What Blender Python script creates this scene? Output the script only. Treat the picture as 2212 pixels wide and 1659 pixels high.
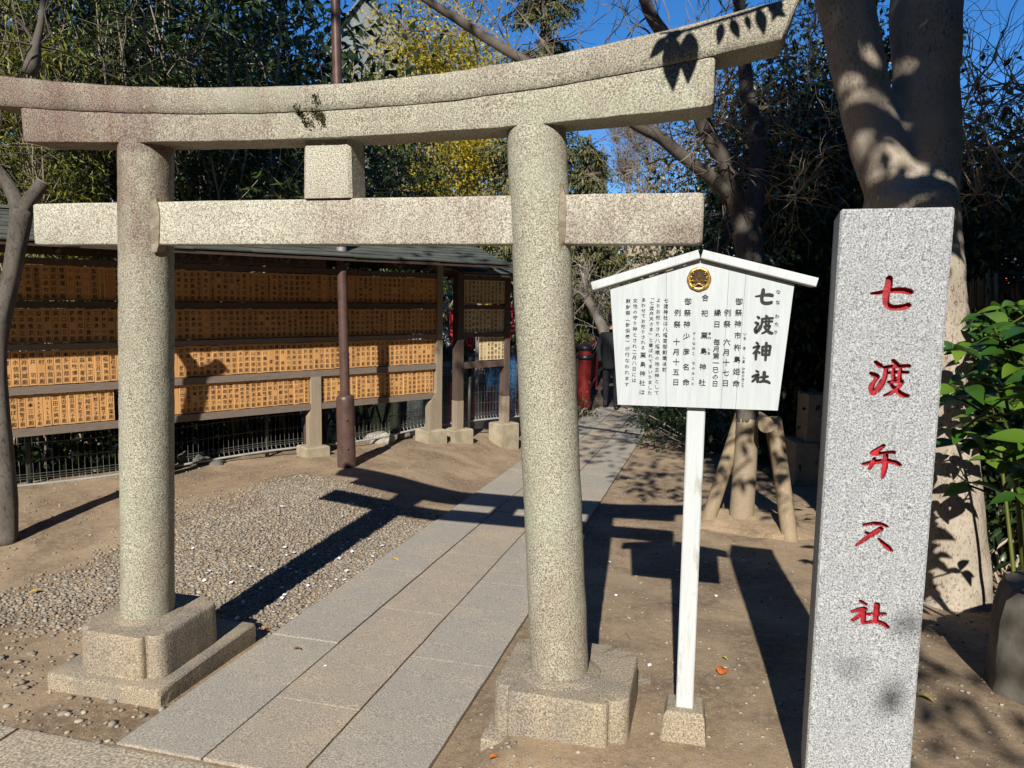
import bpy, bmesh, math, random
import numpy as np
from mathutils import Vector, Matrix, noise
random.seed(7); RNG = np.random.default_rng(11)
for _o in list(bpy.data.objects): bpy.data.objects.remove(_o)
SC = bpy.context.scene
COL = SC.collection

# ------------------------------------------------------------------ camera
CAM = np.array([1.418, -2.839, 1.70])
FPX, CXP, CYP = 1662.0, 1106.0, 829.5                    # measured in a 2212 px wide frame
_yaw, _pitch, _roll = math.radians(14.5), math.radians(6.5), math.radians(0.93)
_fw = np.array([-math.sin(_yaw)*math.cos(_pitch), math.cos(_yaw)*math.cos(_pitch), -math.sin(_pitch)])
_r0 = np.array([math.cos(_yaw), math.sin(_yaw), 0.0])
_d0 = np.cross(_fw, _r0)
_rt = math.cos(_roll)*_r0 - math.sin(_roll)*_d0
_dn = math.sin(_roll)*_r0 + math.cos(_roll)*_d0
cam = bpy.data.cameras.new('camera'); camo = bpy.data.objects.new('camera', cam); COL.objects.link(camo)
cam.sensor_width = 36.0; cam.lens = FPX/2212.0*36.0; cam.clip_end = 600.0; cam.clip_start = 0.05
M = Matrix(((_rt[0], -_dn[0], -_fw[0], CAM[0]), (_rt[1], -_dn[1], -_fw[1], CAM[1]), (_rt[2], -_dn[2], -_fw[2], CAM[2]), (0, 0, 0, 1)))
camo.matrix_world = M
SC.camera = camo

# ------------------------------------------------------------------ sky and sun
SXY, TZ = 0.055, 0.68
SUN = np.array([SXY, -1.0, TZ]); SUN = SUN/np.linalg.norm(SUN)     # towards the sun
w = bpy.data.worlds.new('World'); SC.world = w; w.use_nodes = True
nt = w.node_tree; bg = nt.nodes['Background']
sk = nt.nodes.new('ShaderNodeTexSky'); sk.sky_type = 'NISHITA'; sk.sun_disc = False
sk.sun_elevation = math.asin(SUN[2]); sk.sun_rotation = math.atan2(SUN[0], SUN[1])
sk.air_density = 0.7; sk.dust_density = 0.0; sk.ozone_density = 6.0; sk.altitude = 200.0
hs = nt.nodes.new('ShaderNodeHueSaturation'); hs.inputs['Saturation'].default_value = 1.18
nt.links.new(sk.outputs['Color'], hs.inputs['Color']); nt.links.new(hs.outputs['Color'], bg.inputs['Color']); bg.inputs['Strength'].default_value = 0.115
sl = bpy.data.lights.new('sun', 'SUN'); sl.energy = 5.0; sl.angle = math.radians(0.5); sl.color = (1.0, 0.955, 0.87)
so = bpy.data.objects.new('sun', sl); COL.objects.link(so)
so.rotation_euler = Vector(SUN).to_track_quat('Z', 'Y').to_euler(); so.location = (0, -10, 12)
SC.view_settings.view_transform = 'Standard'; SC.view_settings.look = 'None'
SC.view_settings.exposure = 0.36; SC.view_settings.gamma = 1.0
SC.view_settings.use_curve_mapping = False

# ------------------------------------------------------------------ helpers
def at(u, v, depth):
    return CAM + (FPX*_fw + (u-CXP)*_rt + (v-CYP)*_dn)*(depth/FPX)
def on(u, v, p0, n):
    d = FPX*_fw + (u-CXP)*_rt + (v-CYP)*_dn
    return CAM + d*(np.dot(np.asarray(p0)-CAM, n)/np.dot(d, n))
def ony(u, v, y): return on(u, v, (0, y, 0), np.array([0, 1.0, 0]))
def sstep(a, b, x):
    t = np.clip((np.asarray(x, float)-a)/(b-a), 0, 1); return t*t*(3-2*t)

ORG = {}
class MB:
    """collects shapes and links them as one mesh object"""
    def __init__(s): s.v = []; s.f = []; s.m = []; s.n = 0; s.r = []
    def add(s, verts, faces, mi=0, rnd=0.5):
        verts = np.asarray(verts, float).reshape(-1, 3); b = s.n
        s.v.append(verts); s.n += len(verts); s.r.append(np.full(len(verts), rnd))
        for f in faces: s.f.append(tuple(i+b for i in f)); s.m.append(mi)
    def box(s, c, size, rot=0.0, mi=0, ax=None, rnd=.5):
        hx, hy, hz = [k/2 for k in size]
        P = np.array([[x, y, z] for x in (-hx, hx) for y in (-hy, hy) for z in (-hz, hz)])
        if ax is not None: P = P@np.array(ax)
        elif rot:
            cr, sr = math.cos(rot), math.sin(rot); P = P@np.array([[cr, sr, 0], [-sr, cr, 0], [0, 0, 1]])
        s.add(P+np.asarray(c, float), [(0,1,3,2),(4,6,7,5),(0,4,5,1),(2,3,7,6),(0,2,6,4),(1,5,7,3)], mi, rnd)
    def tube(s, pts, rad, sides=6, cap=True, mi=0, rnd=.5, rough=0.0, seed=0.0):
        pts = np.asarray(pts, float); k = len(pts); rad = np.broadcast_to(np.asarray(rad, float), (k,))
        T = np.gradient(pts, axis=0); T /= np.linalg.norm(T, axis=1)[:, None]+1e-12
        ref = np.array([0, 0, 1.0]) if abs(T[0][2]) < .9 else np.array([1.0, 0, 0])
        A = np.cross(T, ref); A /= np.linalg.norm(A, axis=1)[:, None]+1e-9
        Bv = np.cross(T, A)
        th = np.arange(sides)*2*math.pi/sides
        ring = A[:, None, :]*np.cos(th)[None, :, None]+Bv[:, None, :]*np.sin(th)[None, :, None]
        R = np.repeat(rad[:, None], sides, 1)
        if rough:
            for i in range(k):
                for j in range(sides):
                    R[i, j] *= 1+rough*noise.noise((math.cos(th[j])*1.6+seed, math.sin(th[j])*1.6, pts[i][2]*2.2+i*.08))
        V = (pts[:, None, :]+ring*R[:, :, None]).reshape(-1, 3)
        F = [(i*sides+j, i*sides+(j+1) % sides, (i+1)*sides+(j+1) % sides, (i+1)*sides+j) for i in range(k-1) for j in range(sides)]
        if cap: F += [tuple(range(sides))[::-1], tuple((k-1)*sides+j for j in range(sides))]
        s.add(V, F, mi, rnd)
    def loft(s, secs, cap=True, mi=0):
        secs = np.asarray(secs, float); k, m, _ = secs.shape
        F = [(i*m+j, i*m+(j+1) % m, (i+1)*m+(j+1) % m, (i+1)*m+j) for i in range(k-1) for j in range(m)]
        if cap: F += [tuple(range(m))[::-1], tuple((k-1)*m+j for j in range(m))]
        s.add(secs.reshape(-1, 3), F, mi)
    def build(s, name, mat, parent=None, smooth=False, loc=None, jitter=0.0, jscale=30.0, auto=None):
        V = np.concatenate(s.v) if s.v else np.zeros((0, 3))
        if jitter:
            V = V.copy()
            for i in range(len(V)):
                p = V[i]; V[i] = p+np.array(noise.noise_vector(p*jscale))*jitter+np.array(noise.noise_vector(p*jscale*.27+7.0))*jitter*1.2
        me = bpy.data.meshes.new(name)
        o = bpy.data.objects.new(name, me); COL.objects.link(o)
        base = np.array(ORG[parent.name]) if parent is not None else (np.asarray(loc, float) if loc is not None else np.zeros(3))
        me.from_pydata((V-base).tolist(), [], s.f)
        for mm in (mat if isinstance(mat, (list, tuple)) else [mat]): me.materials.append(mm)
        if len(me.materials) > 1: me.polygons.foreach_set('material_index', s.m)
        a = me.attributes.new('rnd', 'FLOAT', 'POINT'); a.data.foreach_set('value', np.concatenate(s.r) if s.r else [])
        if smooth: me.polygons.foreach_set('use_smooth', [True]*len(me.polygons))
        if auto is not None: me.set_sharp_from_angle(angle=auto) if hasattr(me, 'set_sharp_from_angle') else None
        me.update()
        if parent is not None: o.parent = parent
        else: o.location = base
        ORG[o.name] = tuple(base)
        return o
def tag(o, label, cat, group=None):
    o['label'] = label; o['category'] = cat
    if group: o['group'] = group
    return o
def thing(name, label, cat, loc=(0, 0, 0), group=None):
    o = bpy.data.objects.new(name, None); COL.objects.link(o); o.location = [float(k) for k in loc]; o.empty_display_size = .1
    ORG[o.name] = tuple(float(k) for k in loc)
    return tag(o, label, cat, group)
def kind(o, k): o['kind'] = k; return o

def fast_mesh(name, V, F3, mat, parent=None, rnd=None, smooth=False, loc=None, uv=None):
    """triangle soup through foreach_set"""
    me = bpy.data.meshes.new(name); o = bpy.data.objects.new(name, me); COL.objects.link(o)
    base = np.array(ORG[parent.name]) if parent is not None else (np.asarray(loc, float) if loc is not None else np.zeros(3))
    V = np.asarray(V, float)-base
    me.vertices.add(len(V)); me.vertices.foreach_set('co', V.ravel().astype(np.float32))
    nf = len(F3); me.loops.add(nf*3); me.loops.foreach_set('vertex_index', np.asarray(F3, np.int32).ravel())
    me.polygons.add(nf); me.polygons.foreach_set('loop_start', np.arange(nf, dtype=np.int32)*3)
    me.polygons.foreach_set('loop_total', np.full(nf, 3, np.int32))
    if smooth: me.polygons.foreach_set('use_smooth', np.ones(nf, bool))
    if rnd is not None:
        a = me.attributes.new('rnd', 'FLOAT', 'POINT'); a.data.foreach_set('value', np.asarray(rnd, np.float32))
    me.materials.append(mat); me.update(calc_edges=True); me.validate()
    if parent is not None: o.parent = parent
    else: o.location = base
    ORG[o.name] = tuple(base)
    return o
def unit(a): return a/(np.linalg.norm(a, axis=-1, keepdims=True)+1e-9)
def leaf_arrays(P, D, N, L, W, droop=.25, fold=.2):
    n = len(P); D = unit(D); S = unit(np.cross(D, N)); Nn = np.cross(S, D)
    L = np.broadcast_to(np.asarray(L, float), (n,))[:, None]; W = np.broadcast_to(np.asarray(W, float), (n,))[:, None]
    mid = P+D*L*.45+Nn*L*.05; tip = P+D*L-Nn*L*droop
    l = mid+S*W*.5+Nn*W*fold; r = mid-S*W*.5+Nn*W*fold
    V = np.stack([P, l, r, tip, mid], 1).reshape(-1, 3)
    b = (np.arange(n)*5)[:, None]
    F = np.concatenate([b+np.array([[0, 4, 1]]), b+np.array([[0, 2, 4]]), b+np.array([[1, 4, 3]]), b+np.array([[4, 2, 3]])], 1).reshape(-1, 3)
    rnd = np.repeat(RNG.random(n), 5)
    return V, F, rnd
def rdir(n, up=0.0, out=None):
    d = RNG.normal(size=(n, 3)); d[:, 2] += up
    if out is not None: d += out
    return unit(d)
def leaves(name, P, D, L, W, mat, parent=None, droop=.25, fold=.2, nup=1.0, kindv=None):
    n = len(P); N = RNG.normal(size=(n, 3))*.6; N[:, 2] += nup; N[:, 1] -= .35
    V, F, r = leaf_arrays(P, D, N, L, W, droop, fold)
    o = fast_mesh(name, V, F, mat, parent, r)
    return o
def clumps(c, rad, nc, per, cr, shell=.55):
    """clumped points in an ellipsoid, more of them near its skin"""
    d = unit(RNG.normal(size=(nc, 3))); r = (shell**3+(1-shell**3)*RNG.random(nc))**(1/3.)
    cc = np.asarray(c)+d*r[:, None]*np.asarray(rad)*(.8+.4*RNG.random((nc, 1)))
    k = np.repeat(np.arange(nc), per)
    off = RNG.normal(size=(nc*per, 3))*cr*np.repeat(.6+.8*RNG.random(nc), per)[:, None]
    return cc[k]+off, unit(off+.4*cr*d[k]), cc
def wander(a, b, n, amp, sag=0.0):
    a, b = np.asarray(a, float), np.asarray(b, float); t = np.linspace(0, 1, n)[:, None]
    p = a+(b-a)*t; Lg = np.linalg.norm(b-a)
    nz = np.cumsum(RNG.normal(size=(n, 3))*amp*Lg/n**.5*.6, 0); nz -= nz[0]; nz -= t*nz[-1]*.6
    p = p+nz; p[:, 2] += (t*(1-t)*4*sag*Lg)[:, 0]*1.0
    return p

# ------------------------------------------------------------------ materials
def mat_new(name):
    m = bpy.data.materials.new(name); m.use_nodes = True; t = m.node_tree
    return m, t, t.nodes['Principled BSDF']
def nd(t, typ, **kw):
    n = t.nodes.new(typ)
    for k, v in kw.items():
        if k in n.inputs.keys() if hasattr(n.inputs, 'keys') else False: n.inputs[k].default_value = v
        else: setattr(n, k, v)
    return n
def coords(t, scale=(1, 1, 1), obj=False):
    if obj:
        g = t.nodes.new('ShaderNodeTexCoord'); out = g.outputs['Object']
    else:
        g = t.nodes.new('ShaderNodeNewGeometry'); out = g.outputs['Position']
    mp = t.nodes.new('ShaderNodeMapping'); mp.inputs['Scale'].default_value = scale
    t.links.new(out, mp.inputs['Vector']); return mp.outputs['Vector']
def nz(t, vec, scale, detail=3.0, rough=.55, dist=0.0):
    n = t.nodes.new('ShaderNodeTexNoise'); n.inputs['Scale'].default_value = scale; n.inputs['Detail'].default_value = detail
    n.inputs['Roughness'].default_value = rough; n.inputs['Distortion'].default_value = dist
    t.links.new(vec, n.inputs['Vector']); return n.outputs['Fac']
def ramp(t, fac, stops, interp='LINEAR'):
    r = t.nodes.new('ShaderNodeValToRGB'); cr = r.color_ramp; cr.interpolation = interp
    while len(cr.elements) < len(stops): cr.elements.new(.5)
    for e, (p, c) in zip(cr.elements, stops):
        e.position = p; e.color = (c, c, c, 1) if isinstance(c, (int, float)) else (*c, 1)
    t.links.new(fac, r.inputs['Fac']); return r.outputs['Color']
def mix(t, fac, a, b, mode='MIX'):
    m = t.nodes.new('ShaderNodeMix'); m.data_type = 'RGBA'; m.blend_type = mode
    if isinstance(fac, (int, float)): m.inputs[0].default_value = fac
    else: t.links.new(fac, m.inputs[0])
    for i, x in ((6, a), (7, b)):
        if isinstance(x, tuple): m.inputs[i].default_value = (*x, 1)
        else: t.links.new(x, m.inputs[i])
    return m.outputs[2]
def bump(t, bs, h, strength, dist):
    b = t.nodes.new('ShaderNodeBump'); b.inputs['Strength'].default_value = strength; b.inputs['Distance'].default_value = dist
    t.links.new(h, b.inputs['Height']); t.links.new(b.outputs['Normal'], bs.inputs['Normal'])

def m_granite(name, light, mid, dark, stain=(.15, .11, .09), amt=.6, sc=150., moss=None, bstr=.55, streak=(1.3, 1.3, .45), stops=(.36, .5, .64), grainy=.55, zones=()):
    m, t, b = mat_new(name); p = coords(t)
    c = ramp(t, nz(t, p, sc, 2.5, .65), [(stops[0], dark), (stops[1], mid), (stops[2], light)])
    v = t.nodes.new('ShaderNodeTexVoronoi'); v.inputs['Scale'].default_value = sc*.9; t.links.new(p, v.inputs['Vector'])
    c = mix(t, ramp(t, v.outputs['Distance'], [(.1, grainy), (.32, 0.0)]), c, tuple(k*.35 for k in dark))
    c = mix(t, ramp(t, nz(t, p, 12., 3, .6), [(.35, 0.0), (.75, .35)]), c, tuple(k*.75 for k in mid))
    if amt:
        ps = coords(t, streak)
        s = ramp(t, nz(t, ps, 2.6, 5, .62, .4), [(.46, 0.0), (.66, amt)])
        c = mix(t, s, c, mix(t, ramp(t, nz(t, p, sc, 2, .6), [(.42, 0.0), (.6, 1.0)]), stain, tuple(min(1, k*2.3) for k in stain)))
    if moss:
        c = mix(t, ramp(t, nz(t, p, 3.1, 4, .6), [(.5, 0.0), (.72, .45)]), c, moss)
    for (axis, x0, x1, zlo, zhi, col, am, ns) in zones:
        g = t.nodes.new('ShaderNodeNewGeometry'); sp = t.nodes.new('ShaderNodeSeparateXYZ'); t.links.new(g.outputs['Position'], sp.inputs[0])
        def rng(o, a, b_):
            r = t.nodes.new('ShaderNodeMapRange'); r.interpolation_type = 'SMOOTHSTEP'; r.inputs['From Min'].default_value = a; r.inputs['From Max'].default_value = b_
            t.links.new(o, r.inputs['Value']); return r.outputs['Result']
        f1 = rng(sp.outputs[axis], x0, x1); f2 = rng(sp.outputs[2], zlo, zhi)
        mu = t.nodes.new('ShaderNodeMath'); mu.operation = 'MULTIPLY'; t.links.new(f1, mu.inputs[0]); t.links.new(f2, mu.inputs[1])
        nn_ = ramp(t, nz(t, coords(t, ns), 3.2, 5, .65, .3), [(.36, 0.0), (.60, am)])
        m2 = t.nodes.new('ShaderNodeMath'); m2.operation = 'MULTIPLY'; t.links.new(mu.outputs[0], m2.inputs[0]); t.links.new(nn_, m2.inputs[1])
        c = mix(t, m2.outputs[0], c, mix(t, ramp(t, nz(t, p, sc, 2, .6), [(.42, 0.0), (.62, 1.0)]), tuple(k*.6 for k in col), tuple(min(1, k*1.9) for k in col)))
    t.links.new(c, b.inputs['Base Color']); b.inputs['Roughness'].default_value = .85
    h = mix(t, .5, nz(t, p, sc*.55, 3, .6), nz(t, p, 38., 3, .6))
    bump(t, b, h, bstr, .006); return m
def m_plain(name, col, rough=.6, metal=0.0, var=.15, sc=8., bscale=60., bstr=.15, spec=.4):
    m, t, b = mat_new(name); p = coords(t)
    c = mix(t, ramp(t, nz(t, p, sc, 4), [(.35, 0.0), (.7, 1.0)]), tuple(k*(1-var) for k in col), tuple(min(1, k*(1+var)) for k in col))
    t.links.new(c, b.inputs['Base Color']); b.inputs['Roughness'].default_value = rough; b.inputs['Metallic'].default_value = metal
    b.inputs['Specular IOR Level'].default_value = spec
    if bstr: bump(t, b, nz(t, p, bscale, 3), bstr, .004)
    return m
def m_wood(name, a, b_, grain=(18, 18, 1.2), rough=.7, rand=.18, sc=5., patch=None):
    m, t, b = mat_new(name); p = coords(t, grain)
    c = mix(t, ramp(t, nz(t, p, sc, 5, .6, .6), [(.3, 0.0), (.7, 1.0)]), a, b_)
    if patch:
        c = mix(t, ramp(t, nz(t, coords(t, (6, 6, 1.6)), 2.2, 5, .65), [(.56, 0.0), (.66, .85)]), c, patch)
    oi = t.nodes.new('ShaderNodeObjectInfo')
    hv = t.nodes.new('ShaderNodeHueSaturation')
    mr = t.nodes.new('ShaderNodeMapRange'); mr.inputs['To Min'].default_value = 1-rand; mr.inputs['To Max'].default_value = 1+rand
    t.links.new(oi.outputs['Random'], mr.inputs['Value']); t.links.new(mr.outputs['Result'], hv.inputs['Value'])
    t.links.new(c, hv.inputs['Color']); t.links.new(hv.outputs['Color'], b.inputs['Base Color']); b.inputs['Roughness'].default_value = rough
    bump(t, b, nz(t, p, sc*1.5, 4), .2, .003); return m
def m_leaf(name, cols, rough=.42, trans=.25, spec=.45):
    m, t, b = mat_new(name)
    a = t.nodes.new('ShaderNodeAttribute'); a.attribute_name = 'rnd'
    n = len(cols); c = ramp(t, a.outputs['Fac'], [((i+.5)/n, col) for i, col in enumerate(cols)])
    c = mix(t, ramp(t, nz(t, coords(t), 1.3, 3), [(.4, 0.0), (.65, .45)]), c, tuple(k*.6 for k in cols[0]))
    t.links.new(c, b.inputs['Base Color']); b.inputs['Roughness'].default_value = rough; b.inputs['Specular IOR Level'].default_value = spec
    if trans:
        tr = t.nodes.new('ShaderNodeBsdfTranslucent'); t.links.new(c, tr.inputs['Color'])
        ms = t.nodes.new('ShaderNodeMixShader'); ms.inputs[0].default_value = trans
        out = t.nodes['Material Output']; t.links.new(b.outputs[0], ms.inputs[1]); t.links.new(tr.outputs[0], ms.inputs[2]); t.links.new(ms.outputs[0], out.inputs['Surface'])
    return m
def m_bark(name, a, b_, cr=(.05, .04, .03), grain=(1, 1, .35), sc=14., crack=.8):
    m, t, b = mat_new(name); p = coords(t, grain)
    c = mix(t, ramp(t, nz(t, coords(t), 5., 5, .65), [(.35, 0.0), (.65, 1.0)]), a, b_)
    k = ramp(t, nz(t, p, sc*2.6, 5, .62, 1.1), [(.36, crack), (.455, 0.0)])
    big = ramp(t, nz(t, coords(t), 2.4, 3), [(.36, .15), (.56, 1.0)])
    k2 = t.nodes.new('ShaderNodeMath'); k2.operation = 'MULTIPLY'; t.links.new(k, k2.inputs[0]); t.links.new(big, k2.inputs[1])
    c = mix(t, k2.outputs[0], c, cr)
    c = mix(t, ramp(t, nz(t, coords(t), 60., 3, .7), [(.55, 0.0), (.75, .5)]), c, tuple(x*.45 for x in a))
    t.links.new(c, b.inputs['Base Color']); b.inputs['Roughness'].default_value = .9
    inv = t.nodes.new('ShaderNodeMath'); inv.operation = 'SUBTRACT'; inv.inputs[0].default_value = 1.0; t.links.new(k2.outputs[0], inv.inputs[1])
    bump(t, b, mix(t, .45, inv.outputs[0], nz(t, p, 40., 4, .65)), .6, .008); return m
def m_rnd(name, cols, rough=.85, interp='LINEAR', bstr=0.0, spec=.3):
    m, t, b = mat_new(name); a = t.nodes.new('ShaderNodeAttribute'); a.attribute_name = 'rnd'; n = len(cols)
    c = ramp(t, a.outputs['Fac'], [((i+.5)/n, k) for i, k in enumerate(cols)], interp)
    c = mix(t, ramp(t, nz(t, coords(t), 240., 2), [(.4, 0.0), (.7, .3)]), c, (.36, .31, .24))
    t.links.new(c, b.inputs['Base Color']); b.inputs['Roughness'].default_value = rough; b.inputs['Specular IOR Level'].default_value = spec
    return m

MT = {}
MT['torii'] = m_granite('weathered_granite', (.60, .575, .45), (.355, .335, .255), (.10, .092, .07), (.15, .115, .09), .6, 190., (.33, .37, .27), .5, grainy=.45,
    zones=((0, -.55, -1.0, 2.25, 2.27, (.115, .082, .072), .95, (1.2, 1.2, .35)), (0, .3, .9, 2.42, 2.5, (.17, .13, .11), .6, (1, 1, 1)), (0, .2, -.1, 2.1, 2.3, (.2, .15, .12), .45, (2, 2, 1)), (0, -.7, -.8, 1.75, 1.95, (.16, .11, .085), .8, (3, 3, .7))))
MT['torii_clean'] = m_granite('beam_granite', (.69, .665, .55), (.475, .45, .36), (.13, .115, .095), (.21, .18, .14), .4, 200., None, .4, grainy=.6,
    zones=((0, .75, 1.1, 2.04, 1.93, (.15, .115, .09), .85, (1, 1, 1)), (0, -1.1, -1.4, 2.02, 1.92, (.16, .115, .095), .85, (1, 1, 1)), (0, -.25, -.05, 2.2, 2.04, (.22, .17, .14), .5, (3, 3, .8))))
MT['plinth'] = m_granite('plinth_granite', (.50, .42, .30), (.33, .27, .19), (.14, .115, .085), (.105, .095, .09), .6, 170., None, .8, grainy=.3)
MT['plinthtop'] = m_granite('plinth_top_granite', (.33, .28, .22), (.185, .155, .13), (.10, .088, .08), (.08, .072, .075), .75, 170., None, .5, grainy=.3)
MT['mortar'] = m_plain('mortar', (.34, .29, .215), .9, 0, .3, 14., 160., .6)
MT['pillar'] = m_granite('grey_granite', (.58, .59, .59), (.365, .375, .385), (.075, .08, .09), (.20, .205, .215), .38, 215., None, .08, (1, 1, 1), (.33, .50, .66), .8)
MT['redcut'] = m_plain('red_paint', (.36, .013, .022), .55, 0, .35, 60., 90., .5)
MT['slab'] = m_granite('paving_granite', (.56, .48, .38), (.375, .315, .245), (.24, .195, .15), (.30, .235, .16), .5, 160., None, .3, (1, 1, 1), grainy=.2)
MT['slabgrey'] = m_granite('paving_granite_grey', (.53, .485, .41), (.36, .325, .27), (.22, .195, .16), (.29, .24, .175), .45, 160., None, .3, (1, 1, 1), grainy=.2)
MT['kerb'] = m_granite('kerb_granite', (.60, .52, .40), (.37, .315, .235), (.21, .17, .125), (.30, .24, .165), .35, 90., None, .6, (1, 1, 1), grainy=.2)
MT['white'] = m_wood('white_painted_wood', (.44, .475, .485), (.53, .565, .572), (10, 10, .8), .6, 0.0, 6.)
MT['whitepost'] = m_wood('worn_white_paint', (.49, .52, .525), (.58, .61, .615), (12, 12, .8), .65, 0.0, 6., (.33, .29, .22))
MT['ink'] = m_plain('black_ink', (.018, .018, .020), .6, 0, .1, 8., 60., 0)
MT['brownink'] = m_plain('brushed_ink', (.022, .014, .010), .7, 0, .1, 8., 60., 0)
MT['redink'] = m_plain('faint_red_ink', (.52, .17, .06), .7, 0, .1, 8., 60., 0)
MT['gold'] = m_plain('gold_metal', (.62, .40, .12), .38, .85, .3, 60., 90., .3)
MT['crestdark'] = m_plain('crest_dark', (.05, .035, .02), .5, .3, .2)
MT['plaque'] = m_wood('cypress_plaque', (.56, .285, .10), (.66, .36, .14), (30, 30, 1.5), .6, .10, 4.)
MT['plaquepale'] = m_wood('pale_cypress_plaque', (.62, .48, .27), (.70, .55, .33), (30, 30, 1.5), .6, .06, 4.)
MT['frame'] = m_wood('dark_timber', (.075, .052, .04), (.12, .085, .065), (14, 14, 1.5), .75, .15, 5.)
MT['railw'] = m_wood('weathered_rail', (.17, .13, .105), (.24, .19, .15), (3, 3, 16), .75, .12, 5.)
MT['postw'] = m_wood('weathered_post', (.25, .20, .14), (.34, .275, .20), (16, 16, 1.2), .8, .1, 5.)
MT['concrete'] = m_plain('concrete', (.36, .305, .215), .9, 0, .2, 9., 120., .35)
MT['shingle'] = m_wood('grey_shingle', (.055, .062, .05), (.10, .107, .085), (2, 2, 20), .8, .2, 4.)
MT['pipe'] = m_plain('brown_painted_steel', (.115, .068, .058), .42, .2, .22, 14., 50., .12)
MT['pipecap'] = m_plain('silver_band', (.5, .5, .5), .35, .6, .1)
MT['tape'] = m_plain('red_tape', (.6, .06, .04), .5, 0, .1)
MT['wire'] = m_plain('galvanised_wire', (.22, .21, .19), .5, .5, .15)
MT['wiredark'] = m_plain('dark_green_wire', (.05, .06, .05), .5, .3, .15)
MT['tube'] = m_plain('grey_pipe', (.36, .35, .32), .6, 0, .15)
MT['red'] = m_plain('vermilion_paint', (.62, .03, .03), .5, 0, .12, 5.)
MT['darkred'] = m_plain('dark_red_lacquer', (.17, .014, .012), .45, 0, .2, 5.)
MT['black'] = m_plain('black_iron', (.02, .022, .025), .4, .3, .1)
MT['orange'] = m_plain('orange_wall', (.62, .17, .08), .7, 0, .15, 3.)
MT['reed'] = m_rnd('reeds', [(.30, .18, .07), (.42, .27, .11), (.22, .14, .06), (.50, .34, .16)])
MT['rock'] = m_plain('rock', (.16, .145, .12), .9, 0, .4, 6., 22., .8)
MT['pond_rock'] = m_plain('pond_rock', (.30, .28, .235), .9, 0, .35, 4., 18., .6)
MT['bark_big'] = m_bark('big_bark', (.44, .375, .295), (.34, .28, .215), (.085, .062, .045), (1, 1, .42), 30., .85)
MT['bark_dark'] = m_bark('dark_bark', (.075, .062, .05), (.13, .11, .09), (.025, .02, .018), (1, 1, .4), 20., .7)
MT['bark_grey'] = m_bark('grey_bark', (.20, .17, .13), (.28, .245, .20), (.07, .06, .05), (1, 1, .3), 20., .5)
MT['wrap'] = m_wood('burlap_wrap', (.24, .185, .125), (.33, .26, .18), (6, 6, 30), .95, 0, 5.)
MT['stake'] = m_wood('cedar_stake', (.23, .17, .105), (.33, .25, .16), (14, 14, 1.2), .8, .12, 5., (.20, .20, .10))
MT['twig'] = m_rnd('twig', [(.16, .125, .095), (.25, .20, .15), (.12, .09, .07)])
MT['twigtan'] = m_rnd('tan_twig', [(.36, .25, .15), (.27, .18, .11), (.42, .32, .21)])
MT['stemgrey'] = m_rnd('stem_grey', [(.27, .225, .165), (.38, .32, .24), (.18, .15, .11)])
MT['twigpale'] = m_rnd('pale_twig', [(.34, .30, .25), (.42, .38, .32), (.26, .22, .18)])
MT['bamboo'] = m_leaf('bamboo_leaf', [(.10, .13, .018), (.24, .26, .035), (.36, .36, .05), (.44, .40, .07)], .5, .4)
MT['oleander'] = m_leaf('oleander_leaf', [(.022, .045, .014), (.04, .07, .018), (.065, .10, .025), (.10, .13, .03)], .38, .2)
MT['deep'] = m_leaf('deep_green_leaf', [(.010, .022, .008), (.018, .034, .010), (.028, .05, .014), (.042, .07, .02)], .35, .15)
MT['yellow'] = m_leaf('yellow_leaf', [(.20, .17, .015), (.46, .35, .025), (.62, .46, .035), (.30, .27, .03)], .5, .3)
MT['midgreen'] = m_leaf('mid_green_leaf', [(.05, .075, .012), (.11, .13, .02), (.17, .18, .028), (.08, .11, .02)], .5, .25)
MT['cedar'] = m_leaf('cedar_needles', [(.07, .085, .03), (.17, .165, .05), (.28, .245, .08), (.10, .12, .045)], .6, .2)
MT['russet'] = m_leaf('russet_leaf', [(.10, .085, .02), (.20, .13, .04), (.14, .13, .03), (.16, .09, .04)], .6, .25)
MT['laurel'] = m_leaf('glossy_leaf', [(.035, .10, .012), (.06, .15, .018), (.11, .22, .022), (.17, .28, .03)], .28, .25, .5)
MT['ydead'] = m_rnd('fallen_leaf', [(.46, .27, .04), (.30, .10, .03), (.45, .33, .08)])
MT['paper'] = m_plain('white_paper', (.8, .82, .85), .7, 0, .05)
MT['pebble'] = m_rnd('pebbles', [(.16, .135, .11), (.28, .235, .175), (.24, .22, .195), (.36, .28, .19), (.15, .145, .14), (.43, .38, .30), (.29, .21, .14)], .8)

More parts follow.
